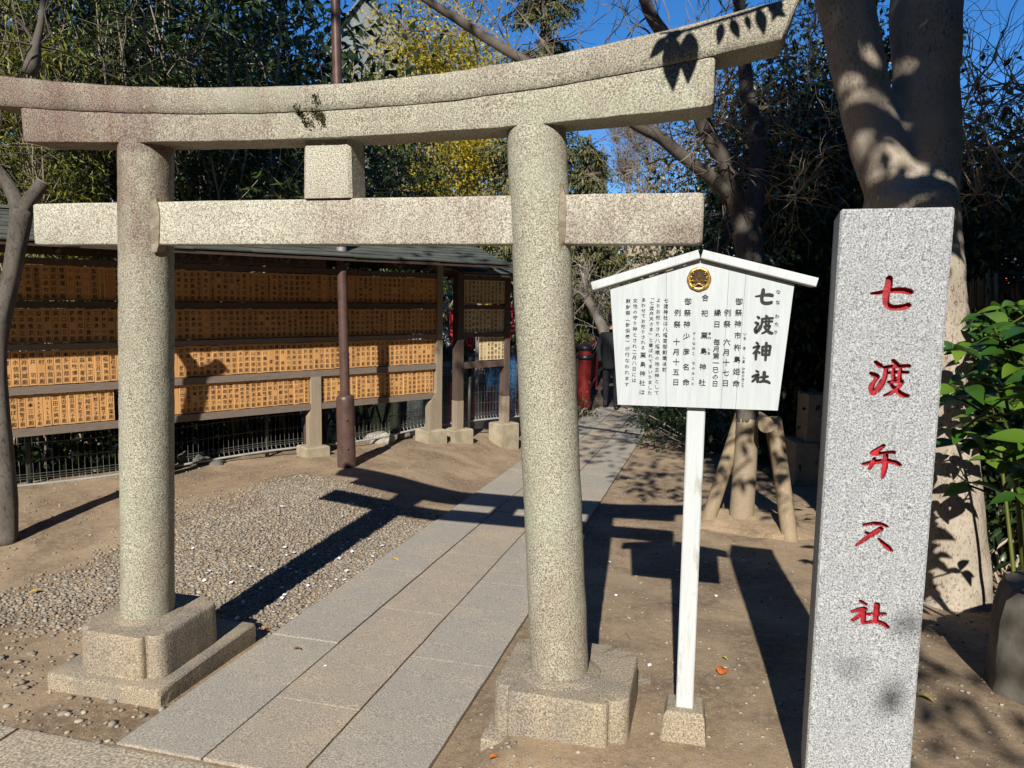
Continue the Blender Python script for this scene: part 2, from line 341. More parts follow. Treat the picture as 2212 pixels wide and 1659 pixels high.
def m_ground():
    m, t, b = mat_new('dirt'); p = coords(t)
    c = mix(t, ramp(t, nz(t, p, 1.7, 6, .65, .5), [(.38, 0.0), (.62, 1.0)]), (.19, .13, .078), (.40, .29, .18))
    c = mix(t, ramp(t, nz(t, p, 26., 4, .7), [(.45, 0.0), (.7, .6)]), c, (.47, .36, .24))
    c = mix(t, ramp(t, nz(t, p, 140., 3, .7), [(.5, 0.0), (.68, .55)]), c, (.13, .092, .058))
    c = mix(t, ramp(t, nz(t, p, 95., 2, .5), [(.66, 0.0), (.70, .9)]), c, (.46, .40, .31))
    t.links.new(c, b.inputs['Base Color']); b.inputs['Roughness'].default_value = .95
    bump(t, b, mix(t, .6, nz(t, p, 45., 5, .7), nz(t, p, 160., 3, .7)), .7, .012); return m
MT['dirt'] = m_ground()
def m_water():
    m, t, b = mat_new('pond_water'); p = coords(t, (1, 2.2, 1))
    b.inputs['Base Color'].default_value = (.018, .022, .012, 1); b.inputs['Roughness'].default_value = .04; b.inputs['IOR'].default_value = 1.33
    bump(t, b, nz(t, p, 5.5, 3, .5, .3), .10, .05); return m
MT['water'] = m_water()

# ------------------------------------------------------------------ ground
BP, BE, BN = np.array([-1.72, 5.52, 0.0]), np.array([.552, .834, 0.0]), np.array([.834, -.552, 0.0])   # donor board: end post, direction, normal
BROT = math.atan2(.834, .552)
def gz(x, y, fine=False):
    x = np.asarray(x, float); y = np.asarray(y, float)
    yc = np.clip(y, -30, 14)
    z = -.035*yc-.022
    zl = .05*sstep(-.2, 2.2, y)-.016*np.clip(y-2.5, 0, 3)
    z = z+.10*sstep(.56, .80, x)*sstep(-.66, -.35, y)*(1-sstep(.5, 3.0, y))
    tt = np.clip((-.74-x)/1.0, 0, 1); m = tt*tt*(3-2*tt)*sstep(-.6, 1.6, y)
    z = z*(1-m)+zl*m
    off = (x-BP[0])*BN[0]+(y-BP[1])*BN[1]
    along = (x-BP[0])*BE[0]+(y-BP[1])*BE[1]
    d = sstep(-.45, -1.3, off)*sstep(-.95, -1.9, x+.0*y)
    d2 = sstep(11.6, 13.0, y)*sstep(28., 27., y)*sstep(1.2, .2, x)
    pond = np.maximum(d*sstep(30., 28., y), d2)
    return z*(1-pond)+(-1.3)*pond
def build_ground():
    def axis(a, b, step, far):
        c = list(np.arange(a, b+1e-6, step)); s = step
        lo, hi = c[0], c[-1]
        while hi < far: s *= 1.22; hi += s; c.append(hi)
        s = step
        while lo > -far: s *= 1.22; lo -= s; c.insert(0, lo)
        return np.array(c)
    X = axis(-6.5, 4.5, .05, 130.); Y = axis(-2.4, 9.0, .05, 130.)
    gx, gy = np.meshgrid(X, Y); Zg = gz(gx, gy)
    nx, ny = len(X), len(Y)
    zz = Zg.copy()
    for j in range(ny):
        if not -2.5 < Y[j] < 14: continue
        for i in range(nx):
            if -7 < X[i] < 5:
                inpath = -.72 < X[i] < .55
                a = .3 if inpath else 1.0
                zz[j, i] += a*(noise.noise((X[i]*1.6, Y[j]*1.6, 0))*.009+noise.noise((X[i]*7, Y[j]*7, 3))*.006)
    V = np.stack([gx, gy, zz], -1).reshape(-1, 3)
    i0 = (np.arange(ny-1)[:, None]*nx+np.arange(nx-1)[None, :]).ravel()
    F = np.concatenate([np.stack([i0, i0+1, i0+nx+1], 1), np.stack([i0, i0+nx+1, i0+nx], 1)])
    kind(fast_mesh('ground', V, F, MT['dirt'], smooth=True), 'structure')
    wb = MB(); wb.add([(-60, 0, -.55), (1.2, 0, -.55), (1.2, 40, -.55), (-60, 40, -.55)], [(0, 1, 2, 3)])
    kind(wb.build('pond', MT['water']), 'structure')
build_ground()

# ------------------------------------------------------------------ rounded stone blocks
def rect_section(y0, y1, z0, z1, r, n=3, sub=3):
    """closed loop (y,z) of a rectangle with rounded corners and extra points on its sides"""
    pts = []
    cs = [((y1-r, z0+r), -90), ((y1-r, z1-r), 0), ((y0+r, z1-r), 90), ((y0+r, z0+r), 180)]
    for k, ((cy, cz), a0) in enumerate(cs):
        for i in range(n+1):
            a = math.radians(a0+90*i/n); pts.append((cy+r*math.cos(a), cz+r*math.sin(a)))
        (ny, nzz), a1 = cs[(k+1) % 4]
        e = pts[-1]; a = math.radians(a1); s = (ny+r*math.cos(a), nzz+r*math.sin(a))
        for i in range(1, sub): pts.append((e[0]+(s[0]-e[0])*i/sub, e[1]+(s[1]-e[1])*i/sub))
    return pts
def beam(x0, x1, fn, nst=40, e0=.010, e1=.010, xtop0=0.0, xtop1=0.0):
    """loft along x; fn(x)->(y0,y1,z0,z1,r); ends pulled in a little so they are rounded"""
    mb = MB(); secs = []
    xs = np.concatenate([[x0, x0+.006], np.linspace(x0+.02, x1-.02, nst), [x1-.006, x1]])
    for i, x in enumerate(xs):
        y0, y1, z0, z1, r = fn(x); g = e0 if i == 0 else e1 if i == len(xs)-1 else e0*.3 if i == 1 else e1*.3 if i == len(xs)-2 else 0
        L = rect_section(y0+g, y1-g, z0+g, z1-g, r)
        sec = []
        for (yy, zz) in L:
            k = (zz-z0)/(z1-z0)
            xx = x
            if xtop0 and x < x0+.1: xx = x+xtop0*k*(1-(x-x0)/.1)
            if xtop1 and x > x1-.1: xx = x+xtop1*k*(1-(x1-x)/.1)
            sec.append((xx, yy, zz))
        secs.append(sec)
    mb.loft(secs); return mb

# ------------------------------------------------------------------ torii
T = thing('stone_torii', 'weathered stone torii gate with curved double lintel spanning the paved path', 'torii gate', (-.05, 0, 0))
XC = -.04
def zseam(x): d = x-XC; return 2.386+(.0565 if d > 0 else .037)*d*d
def zbot(x): d = x-XC; return 2.286+(.0265 if d > 0 else .016)*d*d
def ztop(x): d = x-XC; return 2.488+(.069 if d > 0 else .049)*d*d
def kas_section(x):
    zs, zt = zseam(x), ztop(x)
    return (-.135, .09, zs, zt, .016)
def kas(xa, xb, tops):
    mb = MB(); secs = []
    xs = np.concatenate([[xa, xa+.006], np.linspace(xa+.02, xb-.02, 34), [xb-.006, xb]])
    for i, x in enumerate(xs):
        zs, zt = zseam(x)+.001, ztop(x); g = (.008 if abs(x) > .5 else .002) if i in (0, len(xs)-1) else 0
        L = [(.085-g, zs+.02+g), (.09-g, zt-.03), (.075-g, zt-.008-g), (.0, zt+.012-g), (-.105+g, zt-.004-g), (-.120+g, zt-.010-g), (-.126+g, zt-.024), (-.127+g, (zs+zt)/2), (-.126+g, zs+.034), (-.1235+g, zs+.010+g), (-.116+g, zs+g), (-.02, zs+g), (.07-g, zs+g)]
        sec = []
        for (yy, zz) in L:
            k = (zz-zs)/(zt-zs); xx = x
            if x > 1.5: xx = x+.045*k*(x-1.5)/.1
            if x < -1.6: xx = x-.045*k*(-1.6-x)/.1
            sec.append((xx, yy, zz))
        secs.append(sec)
    mb.loft(secs); return mb
def roughen(mb, amp=.0035, sc=38.): 
    return dict(jitter=amp, jscale=sc)
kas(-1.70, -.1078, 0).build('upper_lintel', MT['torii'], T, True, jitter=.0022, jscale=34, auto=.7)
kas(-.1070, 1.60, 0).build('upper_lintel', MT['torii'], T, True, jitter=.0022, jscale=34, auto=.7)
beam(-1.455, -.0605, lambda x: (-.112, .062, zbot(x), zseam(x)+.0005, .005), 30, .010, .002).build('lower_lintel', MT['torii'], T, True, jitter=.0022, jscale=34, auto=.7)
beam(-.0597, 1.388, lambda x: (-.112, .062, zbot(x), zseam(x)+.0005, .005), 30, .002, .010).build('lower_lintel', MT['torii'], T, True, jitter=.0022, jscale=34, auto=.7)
def tie(xa, xb): return beam(xa, xb, lambda x: (-.068, .025, 1.889, 2.066, .008), 24)
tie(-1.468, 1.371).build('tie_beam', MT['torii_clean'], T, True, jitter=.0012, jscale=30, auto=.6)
mb = MB(); secs = []
for z in np.linspace(2.067, 2.29, 9):
    k = (z-2.067)/.22; hx = .104-.006*k; 
    secs.append([(-.048+yy/.07*hx if False else x_, y_, z) for (x_, y_) in [(-.048-hx+.012, -.08), (-.048+hx-.012, -.08), (-.048+hx, -.068), (-.048+hx, .045), (-.048+hx-.01, .055), (-.048-hx+.01, .055), (-.048-hx, .045), (-.048-hx, -.068)]])
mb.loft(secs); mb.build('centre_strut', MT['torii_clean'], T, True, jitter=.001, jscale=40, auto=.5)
def gate_pillar(xb, xt):
    mb = MB(); zs = np.linspace(.24, 2.315, 60); k = (zs-.24)/2.075
    pts = np.stack([xb+(xt-xb)*k, np.full_like(zs, -.012), zs], 1)
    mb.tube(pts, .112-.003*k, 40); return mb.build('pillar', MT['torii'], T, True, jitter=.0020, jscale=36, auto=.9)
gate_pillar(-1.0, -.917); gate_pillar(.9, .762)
def plinth(cx, cy, hx, hy, z0, z1, n=.085, rr=.04):
    a_, b__, rB, rA = hx-.068, hy-.036, .045, .018
    q = [(hx-rB+rB*math.cos(math.radians(t)), -b__+rB+rB*math.sin(math.radians(t))) for t in (0, -18, -36, -54, -72, -90)]
    q += [(a_+.006, -b__), (a_, -b__-.006)]
    q += [(a_-rA+rA*math.cos(math.radians(t)), -hy+rA+rA*math.sin(math.radians(t))) for t in (0, -30, -60, -90)]
    # q runs from right side to front side at the (+x,-y) corner
    loop = []
    loop += q
    loop += [(-x, y) for x, y in q[::-1]]
    loop += [(-x, -y) for x, y in q]
    loop += [(x, -y) for x, y in q[::-1]]
    L = []
    for i in range(len(loop)):
        a, b = loop[i], loop[(i+1) % len(loop)]; L.append(a); d = math.dist(a, b)
        for k in range(1, int(d/.03)+1): L.append((a[0]+(b[0]-a[0])*k/(int(d/.03)+1), a[1]+(b[1]-a[1])*k/(int(d/.03)+1)))
    mb = MB(); secs = []
    for z, s in [(z0-.03, 1.0), (z0+.02, 1.012), ((z0*2+z1)/3, 1.01), ((z0+2*z1)/3, 1.006), (z1-.014, 1.0), (z1-.004, .99), (z1, .972)]:
        secs.append([(cx+x*s, cy+y*s, z) for x, y in L])
    secs.append([(cx+x*.6, cy+y*.6, z1+.002) for x, y in L])
    mb.loft(secs); o = mb.build('plinth', [MT['plinth'], MT['plinthtop']], T, True, jitter=.0022, jscale=30, auto=.6)
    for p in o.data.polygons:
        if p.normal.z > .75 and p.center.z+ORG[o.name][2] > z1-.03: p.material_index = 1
    return o
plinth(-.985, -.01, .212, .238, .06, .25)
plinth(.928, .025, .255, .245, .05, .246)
def base_slab(x0, x1, y0, y1, z0, z1):
    mb = MB(); secs = []
    for x in np.concatenate([[x0, x0+.008], np.linspace(x0+.02, x1-.02, 14), [x1-.008, x1]]):
        g = .008 if x in (x0, x1) else 0
        secs.append([(x, yy, zz) for yy, zz in rect_section(y0+g, y1-g, z0, z1-g, .012, 2, 8)])
    mb.loft(secs); return mb.build('base_slab', MT['plinth'], T, True, jitter=.0028, jscale=30, auto=.7)
base_slab(-1.285, -.715, -.30, .40, -.06, .064)
base_slab(.645, 1.237, -.258, .42, -.08, .067)
def collar(cx, cy, r0, r1, z0, z1):
    mb = MB(); secs = []
    for k in np.linspace(0, 1, 6):
        r = r0+(r1-r0)*k; z = z0+(z1-z0)*(k**.8)
        secs.append([(cx+r*(1+.06*noise.noise((math.cos(a)*2+cx, math.sin(a)*2, 0)))*math.cos(a), cy+r*(1+.06*noise.noise((math.cos(a)*2+cx, math.sin(a)*2, 5)))*math.sin(a), z) for a in np.linspace(0, 2*math.pi, 36, endpoint=False)])
    mb.loft(secs); return mb.build('mortar_collar', MT['plinth'], T, True, jitter=.003, jscale=40)
collar(-1.0, -.012, .158, .112, .246, .263); collar(.9, -.012, .168, .112, .243, .262)
MT['moss'] = m_leaf('moss', [(.05, .05, .015), (.09, .085, .025), (.13, .115, .04), (.06, .055, .03)], .9, 0, .1)
P0 = []
for (u0, v0, u1, v1, k, wd) in ((683, 205, 690, 228, 60, 4), (640, 228, 650, 248, 60, 4), (648, 240, 664, 272, 110, 4), (676, 236, 694, 262, 130, 8), (694, 240, 700, 275, 80, 3), (668, 250, 676, 285, 30, 6)):
    for _ in range(k):
        f = random.random(); p = ony(u0+(u1-u0)*f+random.gauss(0, wd), v0+(v1-v0)*f+random.gauss(0, 2), -.1145); P0.append((p[0], -.1145 if p[2] < zseam(p[0]) else -.1285, p[2]))
P0 = np.array(P0); o = leaves('moss', P0, unit(RNG.normal(size=P0.shape)+[0, -1.2, 0]), .007, .006, MT['moss'], T); o['kind'] = 'stuff'
# mortar wedges packed where the tie beam passes the pillars
for (xa, xb, side) in ((-.845, -.818, -1), (.868, .893, 1)):
    mb = MB(); secs = []
    for z in np.linspace(1.86, 2.105, 12):
        wv = .010*noise.noise((z*14, xa*3, 0)); e = .012*(abs(z-1.98)/.12)**4
        secs.append([(xa+.004, -.094+e*.5, z), (xb+wv-e, -.0745, z), (xb+wv-e, -.03, z), (xa-.02, -.03, z)])
    mb.loft(secs); mb.build('mortar_wedge', MT['mortar'], T, False, jitter=.004, jscale=45)

# ------------------------------------------------------------------ path and front pavement
P = kind(bpy.data.objects.new('path', None), 'structure'); COL.objects.link(P); ORG[P.name] = (0, 0, 0)
def slab(x0, x1, y0, y1, mat, parent, name='paving_slab', dz=0.0, th=.09, slope=-.035, r=.006, tilt=0.0):
    mb = MB(); n = 10
    xs = np.concatenate([[x0, x0+r], np.linspace(x0+r, x1-r, 4)[1:-1], [x1-r, x1]]); ys = np.concatenate([[y0, y0+r], np.linspace(y0+r, y1-r, n)[1:-1], [y1-r, y1]])
    V, F = [], []; nx, ny = len(xs), len(ys)
    for j, y in enumerate(ys):
        for i, x in enumerate(xs):
            e = .0012 if (i in (0, nx-1) or j in (0, ny-1)) else 0
            ex = .004*noise.noise((x*3, y*11, 1)) if i in (0, nx-1) else 0
            V.append((x+ex, y, slope*y+dz-e+tilt*(x-x0)))
    for j in range(ny-1):
        for i in range(nx-1): F.append((j*nx+i, j*nx+i+1, (j+1)*nx+i+1, (j+1)*nx+i))
    ring = [i for i in range(nx)]+[j*nx+nx-1 for j in range(1, ny)]+[(ny-1)*nx+i for i in range(nx-2, -1, -1)]+[j*nx for j in range(ny-2, 0, -1)]
    b = len(V)
    for i in ring: x, y, z = V[i]; V.append((x, y, z-th))
    m = len(ring)
    for k in range(m): F.append((ring[(k+1) % m], ring[k], b+k, b+(k+1) % m))
    mb.add(V, F); return mb.build(name, mat, parent)
G_ = .005
cols = [(-.675, -.302, [-.585, .47, 1.60, 2.80, 3.98, 5.15, 6.36, 7.5, 8.7, 9.9, 11.1, 12.1], MT['slabgrey']),
        (-.302, .0885, [-.585, -.105, .97, 2.07, 3.3, 4.5, 5.7, 6.88, 8.23, 9.4, 10.6, 12.1], MT['slab']),
        (.0885, .505, [-.585, .437, 1.56, 2.75, 4.02, 5.25, 6.46, 7.74, 9.11, 10.41, 12.1], MT['slabgrey'])]
for ci, (xa, xb, ys, mt) in enumerate(cols):
    for i in range(len(ys)-1):
        mt2 = mt
        slab(xa+G_, xb-G_, ys[i]+.0022, ys[i+1]-.0022, mt2, P, dz=.001*((i*7+ci*3) % 4)-.002)
mb = MB(); mb.add([(-.672, -.6, .0135-.004+.0), (.50, -.6, .0135-.004), (.50, 12.1, -.035*12.1-.0115), (-.672, 12.1, -.035*12.1-.0115)], [(0, 1, 2, 3)])
mb.build('joint_bed', MT['dirt'], P)
KP = kind(bpy.data.objects.new('pavement', None), 'structure'); COL.objects.link(KP); ORG[KP.name] = (0, 0, 0)
for (xa, xb) in ((-4.4, -3.3), (-3.3, -2.2), (-2.2, -1.105), (-1.105, .47), (.47, 1.6), (1.6, 2.8), (2.8, 4.0)):
    slab(xa+.008, xb-.008, -1.25, -.60+.012*noise.noise((xa, 0, 0)), MT['kerb'], KP, 'kerb_slab', dz=.006, th=.14, slope=-.01, r=.012)
    slab(xa+.4, xb+.38, -2.2, -1.27, MT['kerb'], KP, 'kerb_slab', dz=.006, th=.14, slope=-.01, r=.012)

# ------------------------------------------------------------------ strokes for brushed characters
KAN = {
 '七': [[(3,45,5),(25,42,9),(50,37,12),(75,36,15),(93,40,13)], [(42,6,14),(41,26,17),(37,52,15),(40,72,14),(54,80,14),(76,79,14),(90,74,13)]],
 '渡': [[(14,6,7),(26,16,13)], [(5,38,9),(20,46,13),(16,58,9),(8,76,14),(14,92,13),(22,80,10),(32,56,7)], [(58,1,9),(68,11,11)], [(36,20,7),(64,16,10),(97,14,9)], [(42,20,10),(40,46,11),(34,70,10),(25,88,6)], [(48,35,7),(70,32,9),(95,31,8)], [(60,24,8),(61,50,9)], [(77,22,8),(76,48,9)], [(60,49,7),(78,48,8)], [(50,60,7),(70,57,9),(83,57,9),(72,76,10),(58,89,9),(42,97,6)], [(54,64,6),(68,78,11),(84,91,13),(99,95,9)]],
 '弁': [[(53,3,9),(36,19,15),(23,28,9),(40,28,10),(60,22,7)], [(66,21,9),(79,21,11)], [(3,61,8),(30,53,12),(60,47,13),(85,49,13),(98,55,9)], [(31,42,8),(28,56,11),(20,73,8)], [(60,32,14),(60,60,14),(57,85,12),(55,98,5)]],
 '天': [[(20,16,7),(45,9,10),(65,9,10),(81,14,6)], [(64,23,14),(50,35,14),(36,47,12),(20,63,10),(4,78,6)], [(27,38,7),(42,44,13)], [(60,51,5),(75,65,11),(88,76,13),(97,84,5)]],
 '社': [[(22,15,9),(37,22,8)], [(3,49,10),(20,40,12),(36,36,11),(24,54,11),(10,70,11),(3,75,7)], [(33,48,13),(33,76,13)], [(65,19,15),(65,42,15),(64,68,13)], [(42,50,7),(65,46,11),(87,43,9)], [(42,75,9),(65,69,12),(85,72,12),(98,80,8)]],
 '神': [[(18,3,10),(30,12,9)], [(3,32,9),(20,26,11),(34,23,11),(22,44,11),(4,64,7)], [(20,44,12),(20,72,13),(20,97,9)], [(29,50,6),(39,60,11)], [(51,24,11),(52,46,11),(52,70,10)], [(51,25,8),(72,22,10),(90,22,12),(89,46,11),(87,70,11)], [(54,46,9),(87,44,9)], [(53,68,9),(87,67,9)], [(70,2,12),(70,50,13),(70,98,10)]],
}
def stroke_pts(st, n=14):
    st = np.array(st, float); k = len(st); t = np.linspace(0, k-1, n*(k-1)+1)
    out = []
    for x in t:
        i = min(int(x), k-2); f = x-i; p0 = st[max(i-1, 0)]; p1 = st[i]; p2 = st[i+1]; p3 = st[min(i+2, k-1)]
        out.append(.5*((2*p1)+(-p0+p2)*f+(2*p0-5*p1+4*p2-p3)*f*f+(-p0+3*p1-3*p2+p3)*f**3))
    return np.array(out)

# ------------------------------------------------------------------ standing stone pillar with carved name
SX0, SX1, SY0, SY1, SZ = 1.768, 2.067, -.36, -.07, 1.971
S = thing('stone_pillar', 'tall square light grey granite pillar carved with five red characters', 'stone pillar', (SX0, SY0, 0))
SROT = math.radians(-4.6); S.rotation_euler = (0, 0, SROT)
SN = np.array([-math.sin(SROT), math.cos(SROT), 0.0]); SD = np.array([math.cos(SROT), math.sin(SROT), 0.0])
def onS(u, v):
    p = on(u, v, (SX0, SY0, 0), SN); return np.array([SX0+np.dot(p-np.array([SX0, SY0, 0]), SD), SY0, p[2]])
LET = [('七', 1926, 639, 93, .87), ('渡', 1920, 818, 88, 1.), ('弁', 1904, 998, 84, 1.03), ('天', 1889, 1162, 84, 1.), ('社', 1880, 1328, 84, 1.)]
boxes = []
for ch, u, v, wd, asp in LET:
    c = onS(u, v); wv = onS(u+wd/2, v)[0]-onS(u-wd/2, v)[0]
    boxes.append((ch, c[0], c[2], wv/100.))
def carve(ch, cx, cz, sc):
    st = np.concatenate([stroke_pts(s) for s in KAN[ch]]); hw = 56*sc
    n = 74; g = np.linspace(-56, 56, n); gx, gy = np.meshgrid(g, g)
    q = np.stack([gx+50, 50-gy], -1).reshape(-1, 1, 2)
    d = np.sqrt(((q-st[None, :, :2])**2).sum(-1))-np.maximum(st[None, :, 2], 5)*.50
    d = d.min(1).reshape(n, n)
    dep = .017*sstep(.9, -1.0, d)
    V = np.stack([cx+gx*sc, SY0+dep, cz+gy*sc], -1).reshape(-1, 3)
    F, mi = [], []
    for j in range(n-1):
        for i in range(n-1):
            F.append((j*n+i, j*n+i+1, (j+1)*n+i+1, (j+1)*n+i)); mi.append(1 if d[j:j+2, i:i+2].mean() < .35 else 0)
    mb = MB(); mb.add(V, F); mb.m = mi
    return mb.build('carved_character', [MT['pillar'], MT['redcut']], S), hw
# front face built round the five carved panels
hws = []
for ch, cx, cz, sc in boxes: hws.append((cx, cz, carve(ch, cx, cz, sc)[1]))
mb = MB(); bev = .006
zc = SZ
def quad(x0, x1, z0, z1): mb.add([(x0, SY0, z0), (x1, SY0, z0), (x1, SY0, z1), (x0, SY0, z1)], [(0, 1, 2, 3)])
ztop_ = SZ-bev
for cx, cz, h in hws:
    quad(SX0+bev, SX1-bev, cz+h, ztop_); quad(SX0+bev, cx-h, cz-h, cz+h); quad(cx+h, SX1-bev, cz-h, cz+h); ztop_ = cz-h
quad(SX0+bev, SX1-bev, -.1, ztop_)
a, b_, c_, d_ = SX0, SX1, SY0, SY1
def q4(*p): mb.add(p, [(0, 1, 2, 3)])
zt = SZ-bev
q4((a, c_+bev, -.1), (a+bev, c_, -.1), (a+bev, c_, zt), (a, c_+bev, zt)); q4((b_-bev, c_, -.1), (b_, c_+bev, -.1), (b_, c_+bev, zt), (b_-bev, c_, zt))
q4((a, d_, -.1), (a, c_+bev, -.1), (a, c_+bev, zt), (a, d_, zt)); q4((b_, c_+bev, -.1), (b_, d_, -.1), (b_, d_, zt), (b_, c_+bev, zt))
q4((b_, d_, -.1), (a, d_, -.1), (a, d_, zt), (b_, d_, zt))
q4((a+bev, c_, zt), (b_-bev, c_, zt), (b_-bev, c_+bev, SZ), (a+bev, c_+bev, SZ)); q4((a, c_+bev, zt), (a+bev, c_+bev, SZ), (a+bev, d_, SZ), (a, d_, zt))
q4((b_, d_, zt), (b_-bev, d_, SZ), (b_-bev, c_+bev, SZ), (b_, c_+bev, zt)); q4((a+bev, c_+bev, SZ), (b_-bev, c_+bev, SZ), (b_-bev, d_, SZ), (a+bev, d_, SZ))
mb.add([(a, c_+bev, zt), (a+bev, c_, zt), (a+bev, c_+bev, SZ)], [(0, 1, 2)]); mb.add([(b_-bev, c_, zt), (b_, c_+bev, zt), (b_-bev, c_+bev, SZ)], [(0, 1, 2)])
q4((a, d_, zt), (a+bev, d_, SZ), (b_-bev, d_, SZ), (b_, d_, zt))
mb.build('shaft', MT['pillar'], S)

# ------------------------------------------------------------------ lettering from the built-in font
GLY = {}
def glyph(ch):
    if ch not in GLY:
        c = bpy.data.curves.new('glyph', 'FONT'); c.body = ch; c.resolution_u = 1; c.offset = .012; c.align_x = 'CENTER'
        o = bpy.data.objects.new('glyph', c); COL.objects.link(o)
        me = bpy.data.meshes.new_from_object(o.evaluated_get(bpy.context.evaluated_depsgraph_get()))
        V = np.array([v.co[:] for v in me.vertices]).reshape(-1, 3); F = [tuple(p.vertices) for p in me.polygons]
        if len(V): V[:, 1] -= .382
        bpy.data.objects.remove(o); bpy.data.curves.remove(c); bpy.data.meshes.remove(me)
        GLY[ch] = (V, F)
    return GLY[ch]
def precache(chars):
    """one depsgraph pass for every character"""
    chars = [c for c in dict.fromkeys(chars) if c not in GLY and not c.isspace()]; obs = []
    for ch in chars:
        c = bpy.data.curves.new('glyph', 'FONT'); c.body = ch; c.resolution_u = 1; c.offset = .012; c.align_x = 'CENTER'
        o = bpy.data.objects.new('glyph', c); COL.objects.link(o); obs.append((ch, o, c))
    dg = bpy.context.evaluated_depsgraph_get()
    for ch, o, c in obs:
        me = bpy.data.meshes.new_from_object(o.evaluated_get(dg))
        V = np.array([v.co[:] for v in me.vertices]).reshape(-1, 3); F = [tuple(p.vertices) for p in me.polygons]
        if len(V): V[:, 1] -= .382
        GLY[ch] = (V, F); bpy.data.meshes.remove(me)
    for ch, o, c in obs: bpy.data.objects.remove(o); bpy.data.curves.remove(c)
def put_char(mb, ch, cx, cz, size, y, sx=1.0, rnd=.5):
    if ch.isspace(): return
    V, F = glyph(ch)
    if len(V): mb.add(np.stack([cx+V[:, 0]*size*sx, np.full(len(V), y), cz+V[:, 1]*size], 1), F, 0, rnd)

# ------------------------------------------------------------------ white notice board
NB = thing('notice_board', 'white wooden notice board with small gabled roof on a worn white post', 'notice board', (1.37, .0, 0))
YP = -.08
def crop(x, y): return 1274.4+.3997*x, 518.4+.3997*y
def bp(x, y): p = ony(*crop(x, y), YP); return p[0], p[2]
TL, BL, BR, TR, AP = bp(110, 262), bp(150, 890), bp(1015, 922), bp(1105, 232), bp(598, 105)
# three vertical planks make up the panel, split where the photograph shows the seams
def plank(xt0, xt1, xb0, xb1, nm='plank', dy=0.0):
    def ztopp(x):
        return TL[1]+(AP[1]-TL[1])*(x-TL[0])/(AP[0]-TL[0]) if x <= AP[0] else AP[1]+(TR[1]-AP[1])*(x-AP[0])/(TR[0]-AP[0])
    def zb(x): return BL[1]+(BR[1]-BL[1])*(x-BL[0])/(BR[0]-BL[0])
    tops = [(xt0, ztopp(xt0)-.004)]
    if xt0 < AP[0] < xt1: tops.append((AP[0], ztopp(AP[0])-.004))
    tops.append((xt1, ztopp(xt1)-.004))
    loop = [(xb0, zb(xb0)), (xb1, zb(xb1))]+tops[::-1]
    mb = MB(); secs = [[(x, YP+dy, z) for x, z in loop], [(x, YP+.022, z) for x, z in loop]]
    mb.loft(secs); return mb.build(nm, MT['white'], NB)
wt, wb_ = TR[0]-TL[0], BR[0]-BL[0]
for f0, f1 in ((0, .312), (.3135, .655), (.6565, .745), (.7465, 1.0)):
    plank(TL[0]+wt*f0, TL[0]+wt*f1, BL[0]+wb_*f0, BL[0]+wb_*f1, dy=.0008*(f0 > .3))
def roof_board(p0, p1, nm='roof_board'):
    (x0, z0), (x1, z1) = p0, p1; d = np.array([x1-x0, z1-z0]); L = np.linalg.norm(d); d /= L; n = np.array([-d[1], d[0]])
    if n[1] < 0: n = -n
    mb = MB(); secs = []
    for k in (0, L):
        p = np.array([x0, z0])+d*k
        secs.append([(p[0]+n[0]*h, yy, p[1]+n[1]*h) for yy, h in ((YP-.022, 0), (YP-.024, .003), (YP-.024, .027), (YP-.02, .03), (YP+.12, .03), (YP+.12, 0))])
    mb.loft(secs); return mb.build(nm, MT['whitepost'], NB)
ry = YP-.023
def rp(x, y): p = ony(*crop(x, y), ry); return p[0], p[2]
apx = rp(598, 92)
l0 = rp(16, 272); r0_ = rp(1221, 253)
roof_board(l0, (apx[0]-.0008, apx[1]-.004)); roof_board((apx[0]+.0008, apx[1]-.004), r0_)
mb = MB()
pt0 = ony(1483, 886, YP+.03); pt1 = ony(1523, 886, YP+.03); pb0 = ony(1460, 1521, YP+.03); pb1 = ony(1497, 1527, YP+.03)
secs = []
for k in np.linspace(0, 1, 10):
    xl = pb0[0]+(pt0[0]-pb0[0])*k; xr = pb1[0]+(pt1[0]-pb1[0])*k; z = .15+(1.66-.15)*k; c = .004
    xm = (xl+xr)/2
    secs.append([(xl+c, YP+.024, z), (xr-c, YP+.024, z), (xr, YP+.028, z), (xr, YP+.085, z), (xr-c, YP+.089, z), (xl+c, YP+.089, z), (xl, YP+.085, z), (xl, YP+.028, z)])
mb.loft(secs); mb.build('post', MT['whitepost'], NB)
mb = MB()
cx_ = (pb0[0]+pb1[0])/2; cy_ = YP+.055
mb.loft([[(cx_+sx*h, cy_+sy*h, z) for sx, sy in ((-1, -1), (1, -1), (1, 1), (-1, 1))] for z, h in ((-.1, .086), (.08, .082), (.175, .072), (.193, .064))])
mb.build('footing', MT['plinth'], NB, False, jitter=.004, jscale=20)
